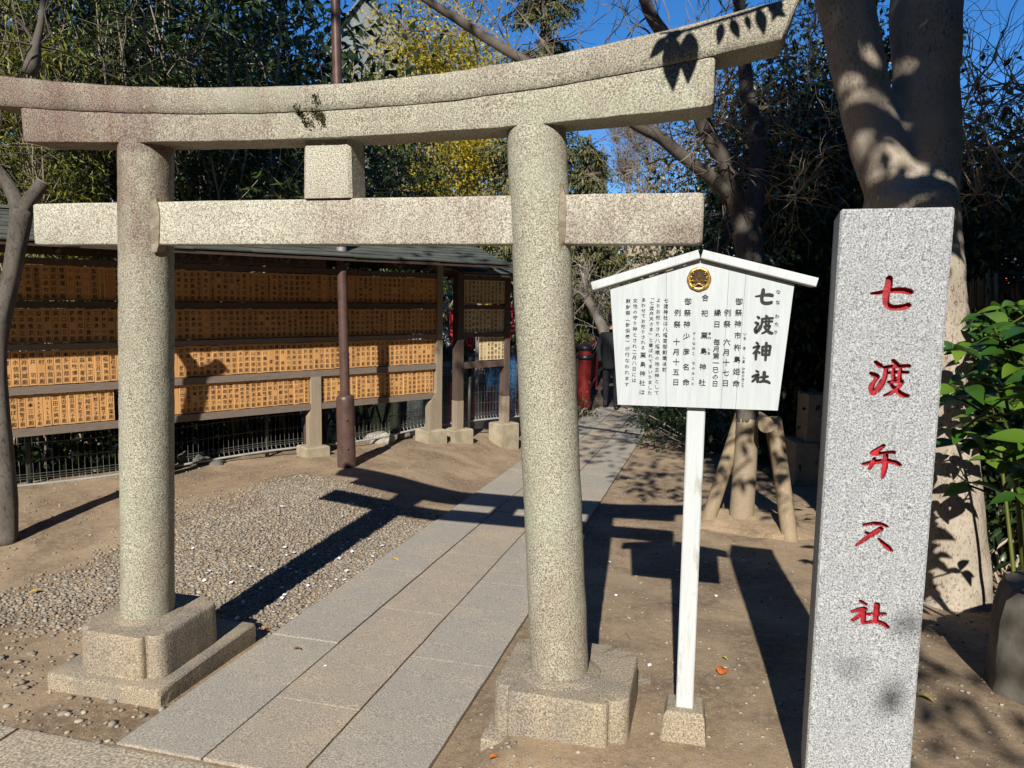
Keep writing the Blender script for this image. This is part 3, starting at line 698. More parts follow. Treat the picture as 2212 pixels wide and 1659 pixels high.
# lettering, column by column; (text, size, [(x, y) of every character or start/end])
YL = YP-.0012
def col_text(nm, items):
    mb = MB(); k = 0
    for txt, size, x0, y0, x1, y1 in items:
        n = len(txt)
        for i, ch in enumerate(txt):
            f = i/(n-1) if n > 1 else 0
            x, z = bp(x0+(x1-x0)*f, y0+(y1-y0)*f); put_char(mb, ch, x, z, size*.000575, YL-k*.00002, 1.0)
    return mb.build(nm, MT['ink'], NB)
BOARD = [
 [('なな', 27, 1018, 280, 1015, 337), ('わたり', 27, 1012, 412, 1005, 498)],
 [('御祭神', 43, 806, 332, 800, 453), ('市杵島姫命', 43, 799, 516, 790, 776), ('いち', 22, 838, 508, 837, 532), ('き', 22, 834, 585, 834, 585), ('しま', 22, 832, 633, 830, 657), ('ひめのみこと', 20, 829, 696, 825, 787)],
 [('例祭', 43, 744, 393, 741, 454), ('六月十七日', 43, 740, 551, 732, 773)],
 [('縁日', 43, 690, 393, 686, 455), ('毎月第一巳の日', 40, 685, 552, 676, 776)],
 [('合祀', 43, 623, 312, 621, 396), ('粟島神社', 43, 618, 516, 606, 770), ('あわ', 20, 647, 505, 647, 529), ('しま', 20, 643, 588, 642, 612)],
 [('御祭神', 43, 530, 332, 524, 455), ('少彦名命', 43, 522, 520, 519, 769), ('すくなひこ', 20, 563, 506, 559, 613), ('なのみこと', 20, 560, 665, 555, 776)],
 [('例祭', 43, 474, 393, 471, 456), ('十月十五日', 43, 468, 550, 464, 768)],
 [('七渡神社は八幡宮御創建以前', 29, 411, 327, 402, 700)],
 [('よりお祀りされ八幡様の地主神として', 29, 370, 325, 360, 826)],
 [('﹁七渡弁天さま﹂と尊ばれてまいりました', 28, 335, 312, 323, 826)],
 [('あわせてお祀りされる', 28, 290, 324, 287, 582), ('粟島神社は', 37, 287, 622, 281, 822)],
 [('女性の守り神とされ二月八日には', 29, 246, 327, 238, 758)],
 [('献針祭︵針供養︶が行なわれます', 29, 207, 330, 199, 780)],
]
precache(''.join(it[0] for cl in BOARD for it in cl))
for cl in BOARD: col_text('lettering', cl)
def brush(ch, cx, cz, sc, y, mb):
    for si, s in enumerate(KAN[ch]):
        p = stroke_pts(s, 8); d = np.gradient(p[:, :2], axis=0); d /= np.linalg.norm(d, axis=1)[:, None]+1e-9
        nrm = np.stack([-d[:, 1], d[:, 0]], 1); h = np.maximum(p[:, 2], 6)[:, None]*.62
        a = p[:, :2]+nrm*h; b = p[:, :2]-nrm*h
        e0 = p[0, :2]-d[0]*h[0]*.7; e1 = p[-1, :2]+d[-1]*h[-1]*.7
        pts = np.concatenate([[e0], a, [e1], b[::-1]]); yy = y-si*.00008
        V = [(cx+(q[0]-50)*sc, yy, cz+(50-q[1])*sc) for q in pts]; k = len(p)
        F = [(0, 1, 2*k+1)]+[(1+i, 2+i, 2*k-i, 2*k+1-i) for i in range(k-1)]+[(k, k+1, k+2)]
        mb.add(V, F)
mb = MB()
for ch, x, y in (('七', 943, 310), ('渡', 939, 457), ('神', 930, 601), ('社', 925, 742)):
    cx, cz = bp(x, y); brush(ch, cx, cz, .000635, YL-.0005, mb)
mb.build('lettering', MT['ink'], NB)
# crest: scalloped gold plate, dark ground, three triangles, scrolls
ccx, ccz = bp(590, 211)
mb = MB(); nR = 48
def ringp(r, y, sc=0.0): return [(ccx+r*(1+sc*abs(math.cos(a*4)))*math.cos(a), y, ccz+r*(1+sc*abs(math.cos(a*4)))*math.sin(a)) for a in np.linspace(0, 2*math.pi, nR, endpoint=False)]
mb.loft([ringp(.0395, YP, .05), ringp(.0395, YP-.006, .05), ringp(.037, YP-.010, .05), ringp(.031, YP-.010), ringp(.029, YP-.006)], cap=False)
mb.build('crest_plate', MT['gold'], NB, True)
mb = MB(); mb.add(ringp(.0292, YP-.0062), [tuple(range(nR))]); mb.build('crest_ground', MT['crestdark'], NB)
mb = MB()
for tx, tz in ((0, .0125), (-.0085, -.0035), (.0085, -.0035)):
    h = .0078
    tri = [(tx-h, tz-h*.85), (tx+h, tz-h*.85), (tx, tz+h*.95)]
    mb.add([(ccx+x, YP-.0065, ccz+z) for x, z in tri]+[(ccx+tx, YP-.012, ccz+tz-.001)], [(0, 1, 3), (1, 2, 3), (2, 0, 3)])
mb.build('crest_scales', MT['gold'], NB)
mb = MB()
for sg in (-1, 1):
    for (a0, rr, r2) in ((200, .024, .006), (170, .026, .005), (140, .026, .005), (235, .027, .006)):
        a = math.radians(a0) if sg < 0 else math.radians(180-a0)
        x0, z0 = ccx+rr*math.cos(a), ccz+rr*math.sin(a)
        pts = [(x0+r2*(1-k*.12)*math.cos(sg*k*.9+a), YP-.011, z0+r2*(1-k*.12)*math.sin(sg*k*.9+a)) for k in range(7)]
        mb.tube(pts, .0017, 6)
pts = [(ccx+x, YP-.011, ccz-.022+.006*math.cos(x*160)) for x in np.linspace(-.02, .02, 15)]
mb.tube(pts, .0028, 6)
mb.build('crest_scroll', MT['gold'], NB, True)

# ------------------------------------------------------------------ donor boards
def BW(s, off, z): return BP+BE*s+BN*off+np.array([0, 0, z])
AX = [BE, -BN, [0, 0, 1]]
def bbox(mb, s0, s1, o0, o1, z0, z1, rnd=.5):
    mb.box(BW((s0+s1)/2, (o0+o1)/2, (z0+z1)/2), (s1-s0, o1-o0, z1-z0), ax=AX, rnd=rnd)
def bpart(name, mat, parent, *b, **k):
    mb = MB(); bbox(mb, *b); return mb.build(name, mat, parent, **k)
ROWS = {}
ROWS[1] = ('山 真一 安治大輔 後藤田泰史 中山卓也 宮坂栄行 菅澤運一 金参阡円 小林和記 金四阡円 齋藤圭助 サンウイン株式会社 金四阡四百円 成瀬康郎',
 '金澤ゆい 舩津英子 斉藤勇貴 永井有妃子 平間久子 四手一之美信 蘇　美月 吉田裕子 吉田　茂 山本千江子 菱沼岳司 タウン誌深川 小川恵美子 小川邦泰 木場木遣保存会 井上俊明 佐久間光邦 持廷春瑠 平田真朝 朝倉寿和 齋藤宗良 平野貞一 金伍阡円 宮崎ゆかり 金六阡円 部布良ひとみ 嶋田悦子 森下和夫 芝山　豊 金八阡八百円 千社山口新次郎 通川明徳 真野伸一郎 佐藤康子 株式会社エコリファーム 宇田川浩二 先崎吉幸 深澤弘明 岩崎　功 菅野今進 長谷川健治 金壱萬円 田村　起 金壱萬弐阡円 津沢　克 金伍萬円 井上久雄 金拾萬円')
ROWS[2] = ('藤井靖久 荒井勝正 川崎重武 掛川忠利 進藤　孝 堀川幸志 山口雄三 藤原　司 櫻井昭夫 浅子仁貴 三澤清一 藤井良一 山崎　修 上野義清',
 '沓澤克己 加賀良幸 塚本秀一 永井昭次 金弐阡円 舟生吉江 舩津朋子 秋元　司 磯田陽次 室津欣哉 加茂美和 三浦仲江 田中秀敏 林　順子 池本　覺 佐野敏幸 石角隆行 前橋恭子 石井美恵子 石井恵梨華 野村圭子 志麻絹依 吉田文男 今井良明 尾崎和宏 小泉正苗莊 関　三喜雄 小野顕人 平野信一郎 久ル理容 黒川基樹 高木好光 川口容弘 井内理絵 折田龍彦 高橋信行 山本春代子 株式会社深川 株式会社MIOLTD 飯田直樹 粟竹邦男 前田理恵 高浦弘二 中村芳美 深川おどり 柿沢未途 尾西奈江 松島信子 井内篤子')
ROWS[3] = ('阿部　実 清水信純 藤井康誠 櫻井　功 西村　充 山中和哉 西崎克治 本多俊哉 大山敏博 小森優樹 松島和正 野田三月女 高橋富志 八重樫裕司 青木克則',
 '岩木　昇 笠嶋大介 木村真人 神多野春男 石澤栄一 小黒文明 田熊佳弘 阿部義一 前山訓宏 鈴木正彦 佐藤康雄 秋山郁雄 阿部智里 皆川義則 林　潔 櫻井隆雄 櫻井　修 長里光一 椎名康夫 岩田将東 石井利一 笠原直人 大木　実 府川晃久 八木利昌 今田昇三 岡島靖訓 山崎有信 森　茂雄 海老原雅巳 大堀雅之 山形和一 大塚利夫 鼓乗英雄 中村信雄 石川登志雄 鷲田信夫 高橋富雄 宮原広美 石塚永次 川名茂夫 荒川松雄 鳥見春之 白木　誠 大下高志 野口　豊 岩谷正通')
ROWS[4] = ('方喰ぽん 折原美智子 岩本三弥 TAKI淑子 NieLS 宮田広美 猪田美奈子 細田亜矢子 小川智久和子 塚越祝恵 阿部ミチ子 後藤千賀子 通川結実',
 '吉田和弘 吉田真理子 松本　洋 伊藤米子 加藤幸江 馬場邦子 堀永賀一 篠崎真理 遠藤浩樹 浅岡徳子 川崎美恵子 真島久美子 細野未央 細野真央 白田敏博 小林聖子 奥石　亘 小野慶公 白井仲幸 坂崎　舞 杉山芳子 田中誠一 蔵田事務所 高橋杉香 永田忠由 早川悦子 中木　會 森　幸子 尾上冨士 永田通子 大須賀勝雄 和田永男 板橋　幸 岩瀬正人 飯田美裕 千代田収司 藤井達生 吉野芳明 真尾　茂 村井正夫 中村信次郎 大久保満 藤尾泰博 近藤良治 片山守幸 川北正人 齋藤定治')
ZR = {1: (1.602, 1.893), 2: (1.254, 1.543), 3: (.912, 1.203), 4: (.572, .846)}
SECOND = {1: '片岡勝彦と里童 飯坂白鷹翔 岡野忠明 木村康治 長谷川正昭 長谷川泰治 長谷川健治 小林国雄 金原本町木店 重森良一 金五万円',
          2: '岩田市郎 高瀬英龍 毛家穎 上田敬 宮城野紙光 出来山双一 間野大 山元町磯崎勝 篠田雄雄 林林山一門父公会 整正日本棚程協会',
          3: '部布良ひとみ 金一封 石倉三郎 東京銘鯉 翠雲堂 羽山信弘 片貝印刷所'}
precache(''.join(''.join(v) for v in ROWS.values())+''.join(SECOND.values())+'殿七渡神社例祭奉納者芳名')
DB = thing('donor_board', 'long roofed timber board filled with rows of orange name plaques behind the torii', 'donor board', tuple(BW(-2.1, 0, 0)))
PMESH = {}
def plaque_mesh(wd, h, mat):
    k = (round(wd, 4), round(h, 3), mat.name)
    if k not in PMESH:
        x, z, b = wd/2, h/2, .0022
        V = [(-x, -.004, -z), (x, -.004, -z), (x, -.004, z), (-x, -.004, z), (-x+b, -.006, -z+b), (x-b, -.006, -z+b), (x-b, -.006, z-b), (-x+b, -.006, z-b), (-x, .007, -z), (x, .007, -z), (x, .007, z), (-x, .007, z)]
        F = [(4, 5, 6, 7), (0, 1, 5, 4), (1, 2, 6, 5), (2, 3, 7, 6), (3, 0, 4, 7), (1, 0, 8, 9), (2, 1, 9, 10), (3, 2, 10, 11), (0, 3, 11, 8)]
        me = bpy.data.meshes.new('name_plaque'); me.from_pydata(V, [], F); me.materials.append(mat); me.update(); PMESH[k] = me
    return PMESH[k]
def plaque(parent, s, row, wd, name, mat, zpad=.004, first=False):
    z0, z1 = ZR[row]; h = z1-z0-zpad*2
    o = bpy.data.objects.new('name_plaque', plaque_mesh(wd-.0022, h, mat)); COL.objects.link(o); o.parent = parent
    base = np.array(ORG[parent.name])
    o.location = BW(s, .012+random.uniform(-.003, .003), (z0+z1)/2+random.uniform(-.003, .003))-base
    o.rotation_euler = (random.uniform(-.006, .006), random.uniform(-.005, .005), BROT+random.uniform(-.02, .02))
    if not name: return o
    red = name[0] == '金' and name[-1] in '円封'
    txt = name if red else name+'殿'
    n = len(txt); span = h*.86; size = min(.043, span/n*1.02, wd*.86)
    mb = MB(); top = h/2-h*.085-size*.3
    for i, ch in enumerate(txt):
        if ch == '　': continue
        zc = top-(span-size*.7)*(i/(n-1))
        put_char(mb, ch, random.uniform(-.001, .001), zc, size, -.0066, .95)
    if mb.n:
        me = bpy.data.meshes.new('lettering'); me.from_pydata(np.concatenate(mb.v).tolist(), [], mb.f); me.materials.append(MT['redink'] if red else MT['brownink']); me.update()
        l = bpy.data.objects.new('lettering', me); COL.objects.link(l); l.parent = o
    return o
for r, (left, right) in ROWS.items():
    L = left.split(' ')
    if r == 1: L = ['山真一']+L[2:]
    pit = (4.062-3.285)/13.0
    s_end = -3.285 if r != 4 else -3.378
    for i, nm in enumerate(L): plaque(DB, s_end-pit*(len(L)-i-.5), r, pit, nm, MT['plaque'])
    lo = s_end-pit*len(L)
    if r != 1:
        for i in range(3 if r != 4 else 1): plaque(DB, lo-pit*(i+.5)-(.10 if r == 4 else 0), r, pit, '', MT['plaque'])
    Rn = right.split(' '); a, b = -2.835, .066 if r < 3 else .045
    for i in range(7 if r != 4 else 6): plaque(DB, a-pit*(i+.5), r, pit, '', MT['plaque'])
    if r < 4:
        p2 = (b-a)/len(Rn)
        for i, nm in enumerate(Rn): plaque(DB, a+p2*(i+.5), r, p2, nm, MT['plaque'])
    else:
        k = 23; p2 = (-1.545-a)/k
        for i in range(k): plaque(DB, a+p2*(i+.5), r, p2, Rn[i], MT['plaque'])
        rest = Rn[k:]; p3 = (.03+1.415)/len(rest)
        for i, nm in enumerate(rest): plaque(DB, -1.415+p3*(i+.5), r, p3, nm, MT['plaque'])
for z0, z1, m_ in ((1.545, 1.600, 'frame'), (1.205, 1.2525, 'railw'), (.848, .910, 'railw'), (.508, .570, 'railw')):  # upper rail in darker timber: shade under the eave put into its colour
    bpart('rail', MT[m_], DB, -4.55, .045, -.025, .045, z0, z1)
bpart('rail', MT['frame'], DB, -4.55, .045, -.025, .04, 1.896, 1.948)  # top rail darkened the same way for the eave shade
for sc_ in (-4.50, -2.98, -1.48):
    bpart('post', MT['frame'], DB, sc_-.055, sc_+.055, -.135, -.027, .10, 2.20)
def low_post(sc_, z1, foot, z0=-.2):
    mb = MB(); hw = .055
    secs = []
    for z, ext in ((.10, .028), (.44, .028), (.475, .016), (.52, 0), (z1, 0)):
        secs.append([BW(sc_-hw-ext, .052, z), BW(sc_+hw, .052, z), BW(sc_+hw, -.024, z), BW(sc_-hw-ext, -.024, z)])
    mb.loft(secs); mb.build('post_foot', MT['postw'], DB)
    mb = MB(); c = .012
    s0, s1, o0, o1, zb, zt_ = foot
    mb.loft([[BW(s, o, z) for s, o in ((s0+g, o1-g), (s1-g, o1-g), (s1-g, o0+g), (s0+g, o0+g))] for z, g in ((zb, 0), (zt_-.012, 0), (zt_, .012))])
    mb.build('footing', MT['concrete'], DB)
low_post(-1.48, .847, (-1.625, -1.375, -.12, .13, -.2, .128))
mb = MB(); secs = []
for z, e0, e1 in ((.14, -.085, 0), (.46, -.085, 0), (.55, -.02, 0), (.6, 0, 0), (1.6, .012, .006), (2.06, .014, .01)):
    secs.append([BW(.045+e0, .055, z), BW(.125+e1, .055, z), BW(.125+e1, -.05, z), BW(.045+e0, -.05, z)])
mb.loft(secs); mb.build('post', MT['postw'], DB)
mb = MB(); mb.loft([[BW(s, o, z) for s, o in ((-.132+g, .14-g), (.136-g, .14-g), (.136-g, -.12+g), (-.132+g, -.12+g))] for z, g in ((-.2, 0), (.133, 0), (.145, .012))])
mb.build('footing', MT['concrete'], DB)
# header beam with carved title, read from right to left
hb = bpart('header_board', MT['frame'], DB, -3.2, -1.38, -.02, .10, 1.955, 2.11)
mb = MB()
for i, ch in enumerate('七渡神社例祭奉納者芳名'):
    V, F = glyph(ch); s = -1.60-.1255*i
    mb.add(np.array([BW(s+v[0]*.105, .1012, 2.03+v[1]*.105) for v in V]), F)
mb.build('lettering', MT['ink'], hb)
bpart('header_post', MT['frame'], DB, -1.47, -1.37, -.02, .08, 1.95, 2.13)
def gable_roof(parent, s0, s1, eo, ez, rz, nrow, ncol, nm='roof'):
    sl_ = (rz-ez)/eo
    mb = MB()
    for sg in (1, -1):
        mb.add([BW(s0, 0, rz-.03), BW(s1, 0, rz-.03), BW(s1, sg*eo, ez-.02), BW(s0, sg*eo, ez-.02), BW(s0, 0, rz-.055), BW(s1, 0, rz-.055), BW(s1, sg*(eo-.01), ez-.045), BW(s0, sg*(eo-.01), ez-.045)],
               [(0, 1, 2, 3), (7, 6, 5, 4), (0, 4, 5, 1), (1, 5, 6, 2), (2, 6, 7, 3), (3, 7, 4, 0)])
    rf = mb.build(nm, MT['frame'], parent)
    base = np.array(ORG[parent.name])
    Ls = (s1-s0)/ncol; Lr = math.hypot(eo, rz-ez)/nrow
    ang = math.atan(sl_)
    me = bpy.data.meshes.new('shingle'); x, t_ = Ls/2-.003, .011
    V = [(-x, -.0, 0), (x, 0, 0), (x, Lr*1.15, 0), (-x, Lr*1.15, 0), (-x, 0, t_), (x, 0, t_), (x, Lr*1.15, t_*.35), (-x, Lr*1.15, t_*.35)]
    me.from_pydata(V, [], [(4, 5, 6, 7), (0, 1, 5, 4), (1, 2, 6, 5), (3, 0, 4, 7), (0, 3, 2, 1), (2, 3, 7, 6)]); me.materials.append(MT['shingle']); me.update()
    for sg in (1, -1):
        if sg < 0: continue
        for r in range(nrow):
            for c in range(ncol+(r % 2)):
                s = s0+Ls*(c+.5-(r % 2)*.5)
                if s-x < s0-.01: s = s0+x+.002
                if s+x > s1+.01: s = s1-x-.002
                o = bpy.data.objects.new('shingle', me); COL.objects.link(o); o.parent = rf
                off = eo+.012-Lr*math.cos(ang)*r; z = ez-.012+Lr*math.sin(ang)*r+random.uniform(0, .004)+(.0035 if (r+c) % 2 else 0)
                o.location = BW(s, off, z)-base
                o.rotation_euler = (ang+random.uniform(-.01, .012), random.uniform(-.004, .004), BROT+random.uniform(-.008, .008))
    mb = MB()
    mb.add(np.array([BW(s0-.01, .08, rz-.012), BW(s0-.01, 0, rz+.02), BW(s0-.01, -.08, rz-.012), BW(s1+.01, .08, rz-.012), BW(s1+.01, 0, rz+.02), BW(s1+.01, -.08, rz-.012)]), [(0, 1, 4, 3), (1, 2, 5, 4), (0, 2, 1), (3, 4, 5), (0, 3, 5, 2)])
    mb.build('ridge_cap', MT['shingle'], rf)
    for s in np.arange(s0+.3, s1, .6):
        mb = MB()
        for sg in (1, -1): mb.tube([BW(s, sg*.02, rz-.09), BW(s, sg*(eo-.05), ez-.075)], .022, 4)
        mb.build('rafter', MT['frame'], rf)
    return rf
gable_roof(DB, -5.4, .50, .79, 2.05, 2.33, 8, 12)
D2 = thing('donor_board', 'small dark donor board with pale plaques in three short rows beside the pond', 'donor board', tuple(BW(.76, 0, 0)))
for r, txt in SECOND.items():
    L = txt.split(' '); a = .468 if r < 3 else .718; b = 1.118; p2 = (b-a)/len(L)
    for i, nm in enumerate(L): plaque(D2, a+p2*(i+.5), r, p2, nm, MT['plaquepale'], .004)
for z0, z1 in ((1.54, 1.59), (1.205, 1.255), (.83, .905), (1.885, 1.95)): bpart('rail', MT['frame'], D2, .45, 1.12, -.02, .035, z0, z1)
for sc_, wd in ((.40, .09), (1.145, .075)):
    bpart('post', MT['frame'], D2, sc_-wd/2, sc_+wd/2, -.05, .05, .45, 2.0)
    bpart('post_foot', MT['postw'], D2, sc_-wd/2-.003, sc_+wd/2+.003, -.052, .052, .1, .45)
    mb = MB(); mb.loft([[BW(s, o, z) for s, o in ((sc_-.14+g, .13-g), (sc_+.14-g, .13-g), (sc_+.14-g, -.13+g), (sc_-.14+g, -.13+g))] for z, g in ((-.25, 0), (.098, 0), (.11, .012))])
    mb.build('footing', MT['concrete'], D2)
gable_roof(D2, .18, 1.50, .38, 1.965, 2.10, 5, 3)

# ------------------------------------------------------------------ brown pipe pole
PO = thing('pipe_pole', 'tall brown painted steel pole with thick sleeve standing before the donor board', 'pole', (-1.965, 3.875, 0))
def colm(name, mat, secs, sides=28):
    mb = MB(); mb.tube([(x, y, z) for x, y, z, r in secs], [r for *_, r in secs], sides); return mb.build(name, mat, PO, True, auto=.8)
px = lambda z: (-1.965-.025*z*.9+.0, 3.875+.01*z)
colm('sleeve', MT['pipe'], [(*px(z), z, r) for z, r in ((-.1, .089), (.1, .089), (.6, .086), (.68, .086), (.70, .084), (.72, .076), (.735, .052))])
pp = colm('pipe', MT['pipe'], [(*px(z), z, r) for z, r in ((.73, .047), (1.2, .046), (2.0, .0455), (3.0, .045), (5.0, .044), (6.2, .043))])
for z in (.22, .50):
    mb = MB(); c = np.array([*px(z), z]); d = np.array([.55, -.83, 0]); mb.tube([c+d*.08, c+d*.096, c+d*.104], [.012, .012, .005], 8); mb.build('bolt', MT['pipe'], PO, True)
mb = MB(); mb.tube([(*px(2.10), 2.10), (*px(2.135), 2.135)], .0475, 24); mb.build('silver_band', MT['pipecap'], pp)
mb = MB(); mb.tube([(*px(2.085), 2.085), (*px(2.097), 2.097)], .0472, 24); mb.build('red_band', MT['tape'], pp)

# ------------------------------------------------------------------ wire mesh fence by the pond
MF = thing('mesh_fence', 'low galvanised wire mesh fence with sagging bottom pipe along the pond', 'fence', tuple(BW(-1.5, -.45, 0)))
def fz(s): return .075+.02*sstep(-3, -1.5, s)+.05*sstep(-.9, .1, s)+.012*math.sin(s*2.3)
mb = MB(); FO = -.19
for s in np.arange(-5.2, 2.6, .049):
    b = fz(s); mb.tube([BW(s, FO+.02, b), BW(s, FO, b+.035), BW(s, FO, .74), BW(s, FO+.03, .775), BW(s, FO, .81)], .0021, 4, False)
ss = np.arange(-5.2, 2.61, .2)
for h, o in ((.035, .0), (.055, .012), (.075, 0), (.20, 0), (.34, 0), (.48, 0), (.62, 0)):
    mb.tube([BW(s, FO+o, fz(s)+h) for s in ss], .0021, 4, False)
for z, o in ((.745, 0), (.775, .03), (.81, 0)): mb.tube([BW(s, FO+o, z) for s in ss], .0021, 4, False)
mb.build('wire_panel', MT['wire'], MF)
mb = MB(); mb.tube([BW(s, FO+.025, fz(s)-.012) for s in np.arange(-5.2, 2.6, .1)], .012, 8); mb.build('bottom_pipe', MT['tube'], MF, True)
for s in (-4.0, -1.9, .18, 1.33, 2.3):
    mb = MB(); mb.tube([BW(s, FO-.03, -.25), BW(s, FO-.03, .84)], .022, 8); mb.build('fence_post', MT['wiredark'], MF, True)
mb = MB(); mb.tube([BW(.62, FO+.12, -.2), BW(.66, FO+.10, .95)], .024, 8); tag(mb.build('stake', MT['wiredark'], None, True, loc=BW(.62, -.1, 0)), 'thin dark upright stake under the small donor board', 'stake')

# ------------------------------------------------------------------ rocks
def rock(name, c, r, mat, label, cat='rock', group=None, seed=0, sub=3, sq=(1, 1, .6), amp=.35):
    bm = bmesh.new(); bmesh.ops.create_icosphere(bm, subdivisions=sub, radius=1.0)
    c = np.asarray(c, float)
    for v in bm.verts:
        p = v.co.copy(); f = 1+amp*noise.noise(p*1.1+Vector((seed, 0, 0)))+amp*.35*noise.noise(p*3.3+Vector((0, seed, 0)))+.08*noise.noise(p*8)
        v.co = Vector((p.x*r*sq[0]*f, p.y*r*sq[1]*f, p.z*r*sq[2]*f))
    me = bpy.data.meshes.new(name); bm.to_mesh(me); bm.free(); me.materials.append(mat)
    me.polygons.foreach_set('use_smooth', [True]*len(me.polygons))
    o = bpy.data.objects.new(name, me); COL.objects.link(o); o.location = c; ORG[o.name] = tuple(c)
    return tag(o, label, cat, group)
BK = MB(); _p = [(2.70, .93), (2.66, .72), (2.86, .42), (3.7, .30), (3.9, 1.1), (3.2, 1.35)]; _c = np.mean(_p, 0); _secs = []
_L = []
for _i in range(6):
    for _k in range(7): _L.append((_p[_i][0]+(_p[(_i+1) % 6][0]-_p[_i][0])*_k/7, _p[_i][1]+(_p[(_i+1) % 6][1]-_p[_i][1])*_k/7))
for _z, _s in ((-.15, 1.03), (.0, 1.03), (.12, 1.02), (.24, 1.015), (.36, 1.0), (.46, .985), (.50, .955), (.515, .85), (.52, .4)): _secs.append([(_c[0]+(a-_c[0])*_s, _c[1]+(b-_c[1])*_s, _z+.03*(a-2.7)*(_z > .3)) for a, b in _L])
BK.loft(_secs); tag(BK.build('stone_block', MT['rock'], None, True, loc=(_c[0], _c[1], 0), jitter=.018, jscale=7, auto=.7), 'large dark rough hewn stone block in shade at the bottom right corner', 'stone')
rock('stone', BW(-.55, -.30, .05), .15, MT['pond_rock'], 'flat pale stone under the mesh fence behind the pole', 'stone', None, 5, 3, (1.3, .8, .55))
rock('stone', BW(-.15, -.42, .03), .14, MT['rock'], 'dark stone beneath the fence beside the end post footing', 'stone', None, 8)
rock('stone', BW(.25, -.35, .03), .12, MT['rock'], 'small dark stone between the two donor board footings', 'stone', None, 11)
rock('root', BW(-2.55, -.30, .03), .17, MT['rock'], 'gnarled grey root hump below the fence right of left pillar', 'root', None, 21, 3, (1.6, .7, .5), .6)
for i, (u, v, d, r) in enumerate(((952, 744, 26, .55), (975, 752, 25, .5), (997, 748, 25.5, .45), (1018, 756, 24.5, .4), (935, 752, 26, .5))):
    p = at(u, v, d); rock('pond_stone', (p[0], p[1], -.45), r*1.25, MT['pond_rock'], 'pale rounded stone edging the far side of the pond', 'stone', 'stones edging the pond', 30+i, 3, (1.2, 1, .8))

# ------------------------------------------------------------------ bridges
def arch(t, h): return h*4*t*(1-t)
def railing(parent, a, b, h, rise, npost, nbal, mat, matp, pr=.05, rr=.03, finial=True, balr=.012):
    a, b = np.asarray(a, float), np.asarray(b, float); up = np.array([0, 0, 1.0])
    f = lambda t, z: a+(b-a)*t+up*(arch(t, rise)+z)
    ts = np.linspace(0, 1, 25)
    for nm, z, r in (('handrail', h*.88, rr), ('middle_rail', h*.68, rr*.8), ('bottom_rail', h*.14, rr)):
        mb = MB(); mb.tube([f(t, z) for t in ts], r, 8); mb.build(nm, mat, parent, True)
    for i in range(npost):
        t = i/(npost-1); big = i in (0, npost-1)
        mb = MB(); R_ = pr*(1.25 if big else .7); H_ = h*(1.02 if big else .82); mb.tube([f(t, -.1), f(t, H_)], R_, 14)
        p = mb.build('rail_post', matp, parent, True, auto=.8)
        if finial and big:
            mb = MB(); prof = [(0, 1.16), (.06, 1.12), (.16, 1.06), (.22, .62), (.28, .62), (.36, .98), (.46, 1.12), (.56, .98), (.66, .55), (.74, .12)]
            mb.tube([f(t, h*1.02-.16+k*.42*(h/1.1)) for k, _ in prof], [R_*q*1.08 for _, q in prof], 14); mb.build('finial', MT['black'], p, True)
    mb = MB()
    for i in range(nbal):
        t = (i+.5)/nbal; mb.tube([f(t, h*.14), f(t, h*.70)], balr, 5, False)
    mb.build('baluster_row', mat, parent)
B1 = thing('red_bridge', 'dark red lacquered bridge with black onion finials at the end of the path', 'bridge', (-.3, 12.1, -.44))
railing(B1, (-.91, 11.7, -.44), (-1.15, 18.5, -.44), 1.12, .38, 5, 46, MT['darkred'], MT['darkred'], .10, .045)
railing(B1, (.70, 11.8, -.44), (.55, 18.5, -.44), 1.12, .38, 5, 46, MT['darkred'], MT['darkred'], .10, .045)
mb = MB(); mb.loft([[(-.98-.24*t, 12.12+6.5*t, -.60+arch(t, .38)), (.76-.16*t, 12.12+6.5*t, -.60+arch(t, .38)), (.76-.16*t, 12.12+6.5*t, -.45+arch(t, .38)), (-.98-.24*t, 12.12+6.5*t, -.45+arch(t, .38))] for t in np.linspace(0, 1, 16)])
mb.build('deck', MT['frame'], B1)
fa, fb = at(1012, 741, 24), at(1420, 752, 27)
B2 = thing('red_bridge', 'bright vermilion arched bridge crossing the far side of the pond', 'bridge', tuple(fa))
railing(B2, fa+[0, 0, .02], fb+[0, 0, .02], .98, .55, 7, 60, MT['red'], MT['red'], .07, .045, False, .018)
mb = MB(); dv = unit(fb-fa); sd = np.array([-dv[1], dv[0], 0])
mb.loft([[fa+(fb-fa)*t+sd*o+np.array([0, 0, arch(t, .55)+z]) for o, z in ((-.06, -.22), (1.6, -.22), (1.6, .02), (-.06, .02))] for t in np.linspace(0, 1, 20)])
mb.build('deck', MT['red'], B2)
railing(B2, fa+sd*1.5, fb+sd*1.5, .98, .55, 7, 40, MT['red'], MT['red'], .07, .045, False, .018)

PF = thing('slat_fence', 'pale upright slat fence between the two red bridges', 'fence', tuple(at(1275, 745, 19)))
for i, u in enumerate(np.arange(1222, 1345, 4.2)):
    a, b = at(u, 752-.06*(u-1222), 19), at(u, 703+.12*(u-1222), 19); mb = MB(); mb.box((a+b)/2, (.03, .02, abs(b[2]-a[2])), rot=_yaw); mb.build('slat', MT['concrete'], PF)
for v in (712, 742):
    mb = MB(); a, b = at(1218, v-2, 18.95), at(1350, v+8 if v < 720 else v-7, 18.95); mb.tube([a, b], .025, 6); mb.build('rail', MT['concrete'], PF)
